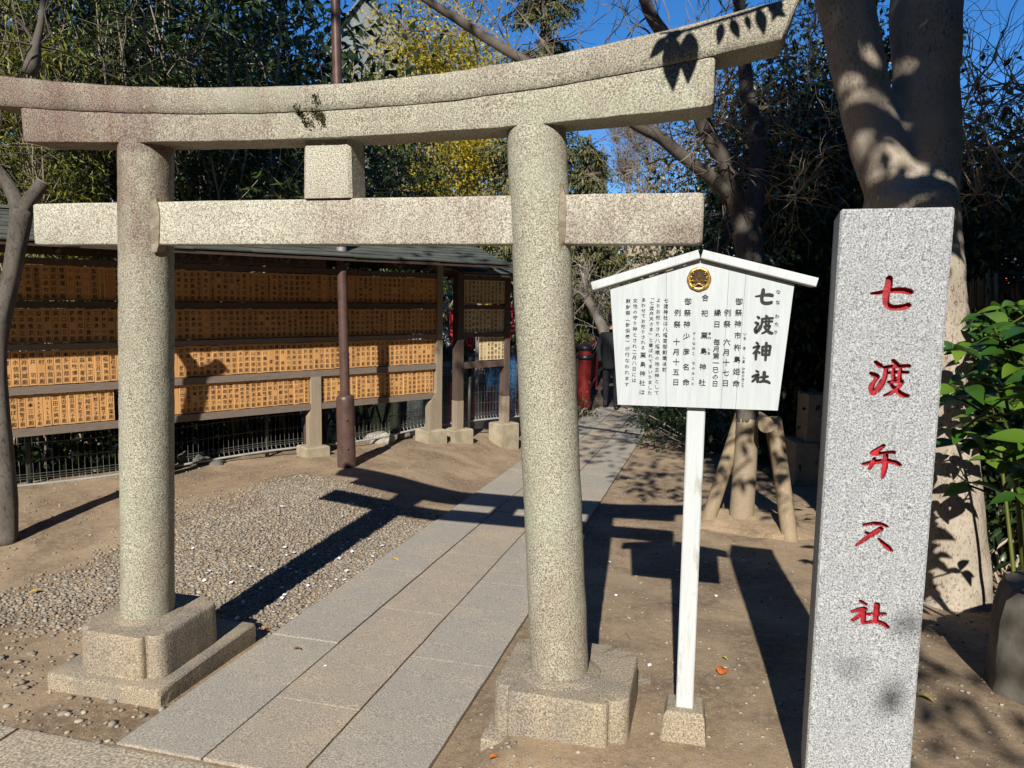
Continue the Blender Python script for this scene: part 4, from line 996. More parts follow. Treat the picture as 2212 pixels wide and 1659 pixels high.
# ------------------------------------------------------------------ person walking on to the bridge
def person(loc, rot):
    root = thing('person', 'person in a black coat and dark trousers walking away onto the bridge', 'person', loc)
    def skin(name, verts, edges, rad, mat, rootv=0, sub=2):
        me = bpy.data.meshes.new(name); me.from_pydata(verts, edges, []); o = bpy.data.objects.new(name, me); COL.objects.link(o)
        md = o.modifiers.new('skin', 'SKIN'); md.use_smooth_shade = True
        for i, r in enumerate(rad): me.skin_vertices[0].data[i].radius = r if isinstance(r, tuple) else (r, r)
        me.skin_vertices[0].data[rootv].use_root = True
        s = o.modifiers.new('sub', 'SUBSURF'); s.levels = sub; s.render_levels = sub
        dg = bpy.context.evaluated_depsgraph_get(); m2 = bpy.data.meshes.new_from_object(o.evaluated_get(dg))
        bpy.data.objects.remove(o); m2.name = name; m2.materials.clear()
        for mm in mat: m2.materials.append(mm)
        o = bpy.data.objects.new(name, m2); COL.objects.link(o); o.parent = root; o.rotation_euler = (0, 0, rot); return o
    sk_, ct, tr, sh = MT['skin'], MT['coat'], MT['trousers'], MT['black']
    V = [(0, 0, .95), (0, .01, 1.15), (0, .02, 1.36), (0, .02, 1.48), (0, 0, 1.56), (0, -.015, 1.66), (0, -.01, 1.73),
         (.09, 0, .90), (.10, -.10, .50), (.10, -.04, .09), (.11, -.17, .04), (-.09, 0, .90), (-.10, .10, .50), (-.10, .26, .14), (-.11, .16, .05),
         (.19, .02, 1.42), (.25, .06, 1.16), (.25, -.06, .93), (.25, -.10, .84), (-.19, .02, 1.42), (-.27, .05, 1.16), (-.24, -.12, 1.0), (-.22, -.18, .93)]
    E_ = [(0, 1), (1, 2), (2, 3), (3, 4), (4, 5), (5, 6), (0, 7), (7, 8), (8, 9), (9, 10), (0, 11), (11, 12), (12, 13), (13, 14), (2, 15), (15, 16), (16, 17), (17, 18), (2, 19), (19, 20), (20, 21), (21, 22)]
    Rr = [(.17, .12), (.16, .12), (.19, .125), .065, .07, (.085, .1), .06, .095, .07, .05, .045, .095, .07, .05, .045, .075, .058, .045, .04, .075, .058, .045, .04]
    o = skin('body', V, E_, Rr, [ct, tr, sk_, sh])
    for p in o.data.polygons:
        z = p.center.z; x = abs(p.center.x)
        p.material_index = 3 if z < .10 else 1 if (z < .86 and x < .2) else 2 if (z > 1.50 or (x > .18 and z < .92)) else 0
    h = skin('hair', [(0, .02, 1.62), (0, .015, 1.71), (0, -.02, 1.745)], [(0, 1), (1, 2)], [(.088, .095), (.095, .105), (.06, .07)], [MT['hair']], 1)
    c = skin('coat', [(0, 0, .78), (0, 0, .98), (0, .01, 1.18), (0, .02, 1.38)], [(0, 1), (1, 2), (2, 3)], [(.21, .15), (.205, .145), (.195, .14), (.21, .14)], [ct], 1)
MT['skin'] = m_plain('skin', (.5, .32, .22), .6); MT['coat'] = m_plain('black_coat', (.012, .013, .016), .8); MT['trousers'] = m_plain('dark_trousers', (.014, .015, .019), .8)
MT['hair'] = m_plain('dark_hair', (.015, .012, .01), .5)
person((-.40, 11.75, -.43), math.radians(8))

# ------------------------------------------------------------------ distant torii and buildings
c0 = at(1462, 555, 22)
FT = thing('stone_torii', 'small pale distant stone torii glimpsed above the notice board', 'torii gate', (c0[0], c0[1], -.4))
def fx(mb, u0, v0, u1, v1, th=.3, d=22): 
    a, b = at(u0, v1, d), at(u1, v0, d); mb.box((a+b)/2, (np.linalg.norm((b-a)[:2]), th, abs(b[2]-a[2])), rot=_yaw)
for nm, bx in (('upper_lintel', (1343, 512, 1580, 530)), ('lower_lintel', (1353, 531.5, 1570, 553)), ('tie_beam', (1360, 573, 1562, 591)), ('centre_strut', (1452, 554, 1472, 572))):
    mb = MB(); fx(mb, *bx, th=.26 if nm != 'tie_beam' else .16); mb.build(nm, MT['torii_far'] if 'torii_far' in MT else MT['concrete'], FT)
for u in (1412, 1512):
    mb = MB(); p = at(u, 560, 22); mb.tube([(p[0], p[1], -1), (p[0], p[1], p[2]+.05)], .12, 14); mb.build('pillar', MT['concrete'], FT, True)
def house(name, label, c, size, rh, wall, roof, rot, wins=0):
    h = thing(name, label, 'building', tuple(c)); x, y, z = [k/2 for k in size]; cr, sr = math.cos(rot), math.sin(rot)
    tr = lambda p: (c[0]+p[0]*cr-p[1]*sr, c[1]+p[0]*sr+p[1]*cr, c[2]+p[2])
    mb = MB(); mb.loft([[tr(q) for q in ((xx, -y, 0), (xx, y, 0), (xx, y, 2*z), (xx, 0, 2*z+rh), (xx, -y, 2*z))] for xx in (-x, x)]); mb.build('wall', wall, h)
    mb = MB(); e = .25
    for sg in (1, -1): 
        k = rh*e/y
        mb.loft([[tr(q) for q in ((xx, 0, 2*z+rh+.02), (xx, sg*(y+e), 2*z-k+.02), (xx, sg*(y+e), 2*z-k+.14), (xx, 0, 2*z+rh+.15))] for xx in (-x-e, x+e)])
    mb.build('roof', roof, h)
    for i in range(wins):
        mb = MB(); xx = -x+(i+.5)*2*x/wins
        mb.loft([[tr(q) for q in ((xx-.4, yy, z*.9), (xx+.4, yy, z*.9), (xx+.4, yy, z*1.5), (xx-.4, yy, z*1.5))] for yy in (-y-.03, -y+.05)]); mb.build('window', MT['crestdark'], h)
MT['greyroof'] = m_plain('grey_tile_roof', (.17, .18, .185), .7, 0, .15, 2.); MT['greywall'] = m_plain('pale_wall', (.55, .56, .56), .8, 0, .1, 1.)
p = at(862, 560, 40); house('temple_hall', 'grey gabled hall roof showing between the trees above the torii', (p[0], p[1]-1, -.5), (5, 4.2, 13.6), 2.1, MT['greyroof'], MT['greyroof'], _yaw+1.25)
p = at(960, 700, 31); house('shrine_office', 'small pale walled building seen across the pond', (p[0], p[1], -.4), (3.2, 3, 2.0), .8, MT['greywall'], MT['greyroof'], _yaw, 3)

# ================================================================== vegetation
def trunk(mb, pts, rad, sides=20, rough=.12, seed=0., rnd=.5, n=None):
    pts = np.asarray(pts, float); rad = np.asarray(rad, float)
    n = n or max(8, int(np.linalg.norm(np.diff(pts, axis=0), axis=1).sum()/.06))
    t0 = np.concatenate([[0], np.cumsum(np.linalg.norm(np.diff(pts, axis=0), axis=1))]); t = np.linspace(0, t0[-1], n)
    # smooth interpolation
    k = len(pts); out = []
    for x in t:
        i = min(np.searchsorted(t0, x, 'right')-1, k-2); f = (x-t0[i])/(t0[i+1]-t0[i]+1e-9)
        p0, p1, p2, p3 = pts[max(i-1, 0)], pts[i], pts[i+1], pts[min(i+2, k-1)]
        out.append(.5*((2*p1)+(-p0+p2)*f+(2*p0-5*p1+4*p2-p3)*f*f+(-p0+3*p1-3*p2+p3)*f**3))
    mb.tube(out, np.interp(t, t0, rad), sides, True, 0, rnd, rough, seed)
def twigs(mb, a, n, length, r0, direction, spread, sag=-.1, sides=3, steps=7, sub=2):
    for i in range(n):
        d = unit(np.asarray(direction)+RNG.normal(size=3)*spread); L = length*(.5+.8*RNG.random())
        a0 = np.asarray(a) if np.ndim(a) == 1 else np.asarray(a)[RNG.integers(len(a))]
        p = wander(a0, a0+d*L, steps, .16, sag*RNG.random()); rr = r0*(.6+.6*RNG.random())
        rn = RNG.random(); mb.tube(p, np.linspace(rr, rr*.35, steps), sides, False, 0, rn)
        for j in range(sub):
            q = p[RNG.integers(2, steps-1)]; d2 = unit(d+RNG.normal(size=3)*.6); l2 = L*(.25+.35*RNG.random())
            mb.tube(wander(q, q+d2*l2, 5, .16, sag), np.linspace(rr*.55, rr*.25, 5), 3, False, 0, rn)
UP = np.array([0, 0, 1.0])

def fuse(mb, name, mat, parent, vox, it=6):
    """weld overlapping limbs of a trunk into one skin"""
    o = mb.build(name, mat, parent, True)
    md = o.modifiers.new('remesh', 'REMESH'); md.mode = 'VOXEL'; md.voxel_size = vox; md.use_smooth_shade = True
    ms = o.modifiers.new('smooth', 'SMOOTH'); ms.factor = .5; ms.iterations = it
    me = bpy.data.meshes.new_from_object(o.evaluated_get(bpy.context.evaluated_depsgraph_get()))
    base = Vector(ORG[o.name])
    for v in me.vertices:
        p = v.co+base; q_ = Vector((p.x, p.y, p.z*.5)); v.co += v.normal*(noise.noise(q_*5)*.010+noise.noise(q_*14)*.005)
    o.modifiers.clear(); old = o.data; o.data = me; bpy.data.meshes.remove(old); me.name = name
    me.polygons.foreach_set('use_smooth', [True]*len(me.polygons)); return o
# --- left foreground tree with a sawn-off limb
lt = np.array([-3.05, 1.12, 0.06])
CT = thing('cut_tree', 'dark leaning tree trunk with a sawn-off limb at the left edge', 'tree', tuple(lt))
mb = MB(); D = 5.12
P_ = lambda u, v, d=D: at(u, v, d)
trunk(mb, [P_(8, 1175), P_(10, 1100), P_(2, 950), P_(-8, 820), P_(-2, 720), P_(22, 610), P_(38, 520), P_(45, 455)], [.085, .075, .067, .06, .056, .055, .06, .068], 18, .2, 1.0)
trunk(mb, [P_(44, 470), P_(38, 440), P_(20, 405), P_(-5, 370), P_(-60, 310)], [.056, .05, .043, .04, .036], 14, .18, 2.0)
trunk(mb, [P_(46, 468), P_(60, 438), P_(80, 412), P_(92, 394)], [.05, .045, .042, .041], 14, .15, 3.0)
mb.build('trunk', MT['bark_dark'], CT, True)
mb = MB(); c = P_(92.5, 393); d = unit(P_(92, 394)-P_(80, 412)); mb.tube([c, c+d*.004], .036, 14); mb.build('sawn_end', MT['stake'], CT)
mb = MB()
trunk(mb, [P_(62, 160, 5.3), P_(72, 130, 5.3), P_(78, 100, 5.3), P_(90, 40, 5.3), P_(95, -40, 5.3)], [.05, .05, .03, .02, .015], 10, .2, 3.5)
twigs(mb, [P_(-40, 330), P_(-70, 300), P_(80, 100, 5.3), P_(90, 40, 5.3)], 16, .9, .008, (-.1, 0, .8), .7)
mb.build('branch', MT['bark_dark'], CT, True)
leaves_c = None

# --- bamboo clumps, top left
LAB = 'leafy bamboo clump with yellow-green leaves behind the left end of the donor board'
for i, (u, d, n) in enumerate(((-40, 7.4, 3200), (50, 7.9, 3200), (140, 8.7, 2800), (235, 9.5, 2200), (-60, 9.2, 1800))):
    b = at(u, 640, d); base = np.array([b[0], b[1], -.2])
    t = thing('bamboo', LAB, 'bamboo', tuple(base), 'bamboo clumps at the left')
    mb = MB(); tips = []
    for k in range(9):
        a = base+RNG.normal(size=3)*[.22, .22, 0]; top = a+np.array([RNG.normal()*.5, RNG.normal()*.4-.3, 3.9+RNG.random()*1.7])
        p = wander(a, top, 12, .05); p[:, 1] -= np.linspace(0, 1, 12)**3*.5; mb.tube(p, np.linspace(.013, .004, 12), 6, False, 0, RNG.random())
        for q in p[4:]:
            for _ in range(3):
                e = q+unit(RNG.normal(size=3)+[0, -.5, .1])*(.35+.4*RNG.random()); mb.tube(wander(q, e, 4, .1, .05), [.0035, .003, .002, .0015], 3, False, 0, RNG.random()); tips += [q*.5+e*.5, e, e]
    mb.build('culm', MT['stemgrey'], t)
    tips = np.array(tips); P0 = tips[RNG.integers(len(tips), size=n)]+RNG.normal(size=(n, 3))*.07
    D0 = unit(RNG.normal(size=(n, 3))*[.8, .8, .45]+[0, -.25, -.45])
    leaves('foliage', P0, D0, .10+.06*RNG.random(n), .014+.006*RNG.random(n), MT['bamboo'], t, .3, .1)

# --- oleander thicket with pale stems
LAB = 'tall dark oleander shrub with pale bare stems behind the donor board roof'
for i, (u, d) in enumerate(((215, 9.6), (320, 9.0), (420, 9.7), (520, 9.2), (610, 10.0), (700, 10.2), (770, 11.0), (120, 10.0))):
    b = at(u, 640, d); base = np.array([b[0], b[1], -.25]); hmax = 5.6 if u < 690 else (4.9 if u < 760 else 3.9)
    t = thing('oleander', LAB, 'shrub', tuple(base), 'oleander thicket'); mb = MB(); tips = []
    for k in range(15):
        a = base+RNG.normal(size=3)*[.2, .2, 0]; top = a+np.array([RNG.normal()*.75, RNG.normal()*.5-.2, hmax*(.55+.5*RNG.random())])
        p = wander(a, top, 11, .09); rr = .018+.02*RNG.random(); rn = RNG.random(); mb.tube(p, np.linspace(rr, .006, 11), 7, False, 0, rn)
        for q in p[4:]:
            for _ in range(2):
                e = q+unit(RNG.normal(size=3)*[.7, .7, .4]+[0, -.2, .6])*(.3+.5*RNG.random()); mb.tube(wander(q, e, 4, .1), [.006, .005, .004, .003], 4, False, 0, rn); tips += [e, e, q*.4+e*.6]
        tips += [p[-1]]*3
    mb.build('stem', MT['stemgrey'], t, True)
    tips = np.array(tips); n = 4200; P0 = tips[RNG.integers(len(tips), size=n)]+RNG.normal(size=(n, 3))*.06
    D0 = unit(RNG.normal(size=(n, 3))*[.8, .8, .5]+[0, -.2, .25])
    leaves('foliage', P0, D0, .13+.07*RNG.random(n), .020+.008*RNG.random(n), MT['oleander'], t, .22, .1)

n = 9000; s_ = RNG.uniform(-6, -.6, n); P0 = BP+BE*s_[:, None]+BN*(-1.5-1.3*RNG.random(n))[:, None]; P0[:, 2] = -.75+1.7*RNG.random(n)**1.2
o = leaves('bank_undergrowth', P0, rdir(n, .3), .10+.08*RNG.random(n), .04+.02*RNG.random(n), MT['deep']); o['kind'] = 'stuff'; o['label'] = 'dark low undergrowth on the bank behind the mesh fence'
# --- evergreen mass behind the thicket
def crown_tree(name, label, base, top, rad, n, ls, lw, mat, bark, group=None, trunk_r=.14, nc=60, cr=.42, lean=(0, 0), shell=.5, droop=.25, cat='tree', dirbias=(0, -.15, -.1), limbs=10):
    base = np.asarray(base, float); t = thing(name, label, cat, tuple(base), group)
    c = base+np.array([lean[0], lean[1], top-rad[2]*.9]); P0, D0, cc = clumps(c, rad, nc, max(1, n//nc), cr, shell)
    ok = P0[:, 2] > base[2]+.15; P0, D0 = P0[ok], D0[ok]
    D0 = unit(D0*.6+RNG.normal(size=D0.shape)*.6+np.array(dirbias))
    mb = MB(); trunk(mb, [base-UP*.2, base*.6+c*.4+RNG.normal(size=3)*.1, c+UP*rad[2]*.3], [trunk_r, trunk_r*.75, trunk_r*.3], 10, .15, base[0])
    for k in range(limbs):
        e = cc[RNG.integers(len(cc))]; s = base+(c-base)*(.35+.5*RNG.random()); mb.tube(wander(s, e, 7, .08, .05), np.linspace(trunk_r*.35, .012, 7), 6, False)
    mb.build('trunk', bark, t, True)
    leaves('crown', P0, D0, ls*(.7+.6*RNG.random(len(P0))), lw*(.7+.6*RNG.random(len(P0))), mat, t, droop, .15)
    return t
LAB = 'dark evergreen tree closing off the view behind the oleander thicket'
for u, d, hh in ((-40, 13.5, 7.6), (160, 14.5, 8.2), (350, 14, 8.0), (530, 14.5, 7.8), (680, 15.5, 7.2)):
    b = at(u, 640, d); crown_tree('evergreen_tree', LAB, (b[0], b[1], -.4), hh, (1.9, 1.3, 4.2), 5200, .24, .12, MT['deep'], MT['bark_dark'], 'evergreens behind the thicket', .16, 110, .5)

# --- yellow evergreen trees and cedar in the centre
b = at(925, 640, 22); crown_tree('yellow_tree', 'broad tree with yellow leaves rising above the middle of the torii', (b[0], b[1], -.4), 10.2, (2.0, 1.6, 3.6), 15000, .125, .065, MT['yellow'], MT['bark_grey'], None, .2, 210, .36)
b = at(1040, 640, 20); crown_tree('yellow_tree', 'lower yellow-leaved tree between the right pillar and the centre strut', (b[0], b[1], -.4), 6.4, (1.5, 1.2, 2.4), 9000, .11, .06, MT['yellow'], MT['bark_grey'], None, .15, 90, .36)
b = at(870, 640, 18); crown_tree('green_tree', 'bushy bright green tree beneath the centre of the torii lintel', (b[0], b[1], -.4), 5.6, (.85, .8, 2.0), 6500, .10, .055, MT['midgreen'], MT['bark_grey'], None, .12, 70, .30)
b = at(1015, 640, 27); crown_tree('yellow_tree', 'yellow tree top beside the cedar against the sky', (b[0], b[1], -.4), 11.3, (1.5, 1.2, 3.2), 8000, .13, .07, MT['yellow'], MT['bark_grey'], None, .18, 70, .4)
def cedar(u, d, H, label, R0, n):
    b = at(u, 640, d); base = np.array([b[0], b[1], -.4]); t = thing('cedar_tree', label, 'tree', tuple(base)); mb = MB()
    mb.tube([base, base+UP*H*.5, base+UP*H], [.26, .18, .03], 10); P0, D0 = [], []
    for k in range(n):
        z = H*(.22+.76*RNG.random()); a = RNG.random()*2*math.pi; L = R0*(1-z/H*.8)*(.7+.5*RNG.random())
        s = base+UP*z; e = s+np.array([math.cos(a)*L, math.sin(a)*L, .12*L-.45*RNG.random()])
        p = wander(s, e, 9, .05, .12); mb.tube(p, np.linspace(.05, .008, 9), 5, False)
        for q in range(int(L*130)):
            f = .2+.8*RNG.random(); i = f*8; j = min(int(i), 7); pt = p[j]+(p[j+1]-p[j])*(i-j)
            side = np.array([-math.sin(a), math.cos(a), 0])*RNG.normal()*.32*L*(1.1-f); P0.append(pt+side+[0, 0, -.10*abs(RNG.normal())]); D0.append([math.cos(a)*.7+RNG.normal()*.5, math.sin(a)*.7+RNG.normal()*.5, -.35+RNG.normal()*.25])
    mb.build('trunk', MT['bark_dark'], t, True); P0 = np.array(P0); m = len(P0)
    leaves('crown', P0, unit(np.array(D0)), .12+.09*RNG.random(m), .03+.02*RNG.random(m), MT['cedar'], t, .3, .1, 1.6)
cedar(1165, 19, 11.5, 'tall cedar with layered drooping branches behind the right half of the lintel', 2.3, 150)
cedar(1265, 17, 5.6, 'lower cedar with tiered needles just right of the right pillar', 1.3, 90)

# --- russet and brown trees behind the tie beam end
b = at(1430, 640, 17); crown_tree('russet_tree', 'twiggy tree with sparse russet leaves above the right end of the tie beam', (b[0], b[1], -.4), 5.6, (1.2, 1.0, 2.1), 5000, .075, .04, MT['russet'], MT['bark_grey'], None, .1, 70, .4)
b = at(1520, 640, 14); crown_tree('russet_tree', 'brownish thin-leaved tree behind the forked branch', (b[0], b[1], -.4), 6.3, (1.0, 1.0, 2.8), 4500, .07, .035, MT['russet'], MT['bark_grey'], None, .1, 70, .4)
b = at(1330, 640, 24); crown_tree('green_tree', 'rounded mid green tree low behind the bare sapling', (b[0], b[1], -.4), 3.5, (1.6, 1.2, 1.6), 2000, .15, .08, MT['midgreen'], MT['bark_grey'], None, .12, 60, .4)
b = at(1215, 640, 21); crown_tree('green_tree', 'olive green tree just behind the right pillar', (b[0], b[1], -.4), 3.9, (1.5, 1.2, 1.8), 2000, .15, .08, MT['oleander'], MT['bark_grey'], None, .12, 60, .4)

def bare_tree(name, label, base, pts, rad, mat, twm, ntw, tl, tr_, dirn=(0, 0, 1), spread=.6, extra=None, group=None, sub=3):
    t = thing(name, label, 'tree', tuple(base), group); mb = MB()
    for p, r in zip(pts, rad): trunk(mb, p, r, 12, .15, base[0])
    mb.build('trunk', mat, t, True); mb = MB()
    src = np.concatenate([np.asarray(p, float)[1:] for p in pts]); twigs(mb, src, ntw, tl, tr_, dirn, spread, -.05, 3, 7, sub)
    mb.build('twigs', twm, t); return t
q = lambda u, v, d: at(u, v, d)
bb = at(1375, 640, 34)
bare_tree('bare_tree', 'fine twigged bare tree against the blue sky above the tie beam', (bb[0], bb[1], -.4),
   [[(bb[0], bb[1], -.4), q(1378, 480, 34), q(1380, 330, 34)], [q(1378, 470, 34), q(1345, 380, 34), q(1330, 310, 34)], [q(1378, 450, 34), q(1405, 370, 34), q(1410, 300, 34)], [q(1378, 470, 34), q(1360, 400, 34), q(1362, 300, 34)]],
   [[.16, .1, .03], [.07, .05, .02], [.07, .05, .02], [.06, .04, .02]], MT['bark_grey'], MT['twig'], 420, 1.9, .012, (0, 0, 1), .42, sub=4)
bb = q(1308, 722, 15.5)
bare_tree('bare_tree', 'leaning bare sapling with cracked pale trunk left of the notice board', tuple(bb),
   [[q(1318, 745, 15.5), q(1304, 715, 15.5), q(1285, 672, 15.5), q(1268, 645, 15.5)], [q(1270, 648, 15.5), q(1250, 630, 15.5), q(1236, 640, 15.5)], [q(1268, 645, 15.5), q(1262, 610, 15.5), q(1250, 570, 15.5)], [q(1270, 648, 15.5), q(1290, 615, 15.5), q(1320, 600, 15.5)]],
   [[.12, .11, .10, .085], [.05, .04, .02], [.05, .03, .02], [.04, .03, .015]], MT['bark_grey'], MT['twigpale'], 62, .85, .009, (0, -.1, .35), .9)

# --- propped tree right of centre
tb = np.array([1.714, 3.62, -.13])
PT = thing('propped_tree', 'bare dark forked tree with burlap wrapped lower trunk held by stakes', 'tree', tuple(tb))
d0 = 6.35
mb = MB()
trunk(mb, [q(1614, 912, d0), q(1618, 800, d0), q(1626, 680, d0+.05), q(1624, 580, d0+.1), q(1612, 500, d0+.15)], [.088, .09, .095, .105, .12], 16, .12, 5.)
trunk(mb, [q(1615, 520, d0+.15), q(1628, 450, d0+.2), q(1634, 390, d0+.25), q(1636, 300, d0+.3), q(1612, 190, d0+.35), q(1606, 90, d0+.4), q(1590, -40, d0+.4)], [.085, .078, .072, .07, .06, .055, .045], 14, .14, 6.)
trunk(mb, [q(1606, 500, d0+.15), q(1588, 430, d0+.1), q(1565, 350, d0), q(1530, 290, d0-.05), q(1500, 220, d0-.1), q(1450, 100, d0-.1), q(1405, 30, d0-.1), q(1380, -40, d0-.1)], [.08, .075, .07, .066, .062, .056, .05, .045], 14, .14, 7.)
trunk(mb, [q(1578, 420, d0+.1), q(1530, 380, d0), q(1470, 335, d0-.1), q(1425, 295, d0-.2), q(1385, 275, d0-.25), q(1270, 205, d0-.3), q(1110, 118, d0-.3), q(1020, 62, d0-.3), q(915, -5, d0-.3), q(850, -50, d0-.3)], [.062, .056, .05, .05, .046, .042, .04, .036, .03, .026], 12, .14, 8.)
mb.build('trunk', MT['bark_dark'], PT, True)
mb = MB(); trunk(mb, [tb-UP*.1, q(1604, 1080, d0), q(1610, 990, d0), q(1615, 905, d0)], [.104, .097, .093, .09], 18, .05, 4.)
mb.build('burlap_wrap', MT['wrap'], PT, True)
mb = MB(); src = [q(1110, 118, d0), q(1020, 62, d0), q(1270, 205, d0), q(1405, 30, d0), q(1450, 100, d0), q(1606, 90, d0), q(1530, 290, d0), q(1470, 335, d0), q(1565, 350, d0), q(1636, 300, d0), q(1500, 220, d0)]
twigs(mb, src, 90, 1.0, .008, (-.2, 0, .45), .75, .02, 3, 8, 4)
mb.build('twigs', MT['twig'], PT)
TS = thing('tree_support', 'weathered timber stakes and cross log propping up the wrapped tree', 'support', (1.75, 3.4, -.12))
mb = MB()
def stake(p, r=.052, nm='stake'):
    mb = MB(); trunk(mb, p, [r]*len(p), 14, .03, p[0][0]); mb.build(nm, MT['stake'], TS, True, auto=.8)
stake([q(1528, 1128, 6.35), q(1566, 1010, 6.4), q(1606, 885, 6.5)], .058)
stake([q(1708, 1178, 5.95), q(1690, 1040, 6.1), q(1672, 905, 6.3)], .062)
stake([q(1692, 1090, 6.75), q(1680, 1010, 6.6), q(1662, 905, 6.45)], .05)
stake([q(1655, 918, 6.0), q(1640, 905, 6.6), q(1628, 898, 7.0)], .062, 'cross_log')
# root-soil mound
rock('soil_mound', (1.78, 3.66, -.17), .42, MT['dirt'], 'low mound of dry soil around the foot of the propped tree', 'mound', None, 44, 4, (1.25, .9, .28), .3)

# --- big forked tree behind the stone pillar
bt = np.array([2.83, 1.98, -.08])
BT = thing('big_tree', 'massive pale barked tree forking into two stems behind the granite pillar', 'tree', tuple(bt))
dB = 4.62
mb = MB()
trunk(mb, [q(2052, 1420, 4.45), q(2052, 1310, dB), q(2040, 1100, dB), q(2022, 900, dB), q(2010, 700, dB), q(1990, 560, dB), q(1970, 470, dB), q(1962, 420, dB), q(1962, 385, dB)], [.30, .238, .215, .205, .212, .235, .262, .25, .17], 40, .10, 9.)
trunk(mb, [q(1955, 470, dB), q(1915, 370, dB), q(1882, 270, dB), q(1852, 140, dB), q(1826, 0, dB), q(1800, -120, dB+.05), q(1760, -300, dB+.1)], [.16, .16, .150, .156, .162, .155, .14], 32, .07, 10.)
trunk(mb, [q(2004, 470, dB), q(2003, 370, dB+.02), q(1999, 250, dB+.02), q(2000, 120, dB+.02), q(2002, 0, dB+.02), q(2010, -130, dB+.05), q(2030, -320, dB+.1)], [.17, .182, .185, .192, .2, .195, .18], 32, .07, 11.)
fuse(mb, 'trunk', MT['bark_big'], BT, .026, 3)
for a, b_, r in ((q(2066, 762, 4.4), q(2100, 750, 4.5), .011),):
    mb = MB(); 
    for zz in (0, .02): mb.tube([a+UP*(zz-.035), (a+b_)/2+[0, -.03, zz], b_+UP*(zz+.005)], .014, 6)
    mb.build('strap', MT['frame'], BT)

# --- dark evergreen trees to the right
LAB = 'dark glossy evergreen tree filling the shade behind the big trunk'
for u, d, hh, n in ((1700, 9.2, 4.7, 3400), (1800, 8.6, 4.7, 3400), (1640, 11.5, 4.9, 2600), (1880, 8.8, 4.3, 2400), (1740, 11, 5.6, 3000), (1960, 9.5, 4.0, 2600)):
    b = at(u, 640, d); crown_tree('camellia_tree', LAB, (b[0], b[1], -.3), hh, (.95, .9, 2.55), int(n*2.2), .10, .05, MT['deep'], MT['bark_dark'], 'dark evergreens at the right', .08, 80, .28)
LAB = 'evergreen tree with tangled twigs at the right edge of view'
for u, d, hh, n in ((2110, 7.4, 3.1, 2600), (2200, 7.0, 3.5, 2600), (2290, 7.4, 3.4, 2000), (2150, 9.5, 3.3, 1800)):
    b = at(u, 640, d); t = crown_tree('holly_tree', LAB, (b[0], b[1], -.2), hh, (.8, .85, 1.75), int(n*1.8), .09, .045, MT['oleander'] if u > 2180 else MT['deep'], MT['bark_dark'], 'evergreens at the right edge', .06, 70, .26)
LAB = 'tall dark evergreen closing off the view at the far right'
for u, d, hh in ((1690, 13, 6.0), (1800, 13.5, 5.7), (1930, 13, 5.6), (2060, 12.5, 4.9), (2160, 12, 4.6), (2270, 12, 4.8)):
    b = at(u, 640, d); crown_tree('evergreen_tree', LAB, (b[0], b[1], -.4), hh, (1.25, 1.0, 3.0), 4200, .18, .09, MT['deep'], MT['bark_dark'], 'evergreens far right', .12, 90, .42)
TV = thing('bare_vine', 'tangle of tan bare vine twigs over the evergreens right of the big trunk', 'vine', tuple(q(2150, 640, 6.6)))
mb = MB(); src = [q(u, v, 6.4) for u, v in ((2080, 240), (2090, 330), (2110, 190), (2160, 230), (2190, 300), (2215, 200), (2110, 420), (2170, 380), (2230, 330))]
twigs(mb, src, 120, .75, .0055, (-.3, -.2, .15), .95, .15, 3, 8, 3); twigs(mb, src[:6], 10, 1.3, .009, (.5, -.1, .35), .6, .1, 4, 8, 3)
mb.build('twigs', MT['twigtan'], TV)
TV = thing('bare_vine', 'thin bare vine twigs hanging over the shade left of the big trunk', 'vine', tuple(q(1700, 640, 7.2)))
mb = MB(); src = [q(u, v, 7.0) for u, v in ((1560, 260), (1600, 200), (1660, 230), (1700, 120), (1750, 180), (1770, 320), (1660, 420), (1540, 330), (1720, 420), (1760, 60))]
twigs(mb, src, 130, .7, .0048, (-.1, -.2, .05), 1.0, .12, 3, 8, 3); mb.build('twigs', MT['twigtan'], TV)
# far wood that closes the horizon
n = 15000; uu = RNG.uniform(-500, 2900, n); vv = 660-RNG.random(n)**.8*230-25*np.sin(uu*.013)-RNG.random(n)*40; dd = RNG.uniform(27, 40, n)
ok = ~((uu > 1315) & (uu < 1430) & (vv < 470)); P0 = np.array([at(a, b, c) for a, b, c in zip(uu[ok], vv[ok], dd[ok])]); P0[:, 2] -= .6
o = leaves('far_wood', P0, rdir(len(P0), -.2), .34+.3*RNG.random(len(P0)), .18+.12*RNG.random(len(P0)), MT['midgreen'])
o['kind'] = 'stuff'; o['label'] = 'distant wood closing the horizon beyond the pond'
mb = MB()
n = 6000; uu = RNG.uniform(-700, 3000, n); vv = RNG.uniform(560, 760, n); dd = RNG.uniform(30, 42, n); P0 = np.array([at(a, b, c) for a, b, c in zip(uu, vv, dd)])
o = leaves('far_undergrowth', P0, rdir(n, -.2), .6+.4*RNG.random(n), .3+.2*RNG.random(n), MT['deep']); o['kind'] = 'stuff'; o['label'] = 'dark undergrowth along the far bank of the pond'

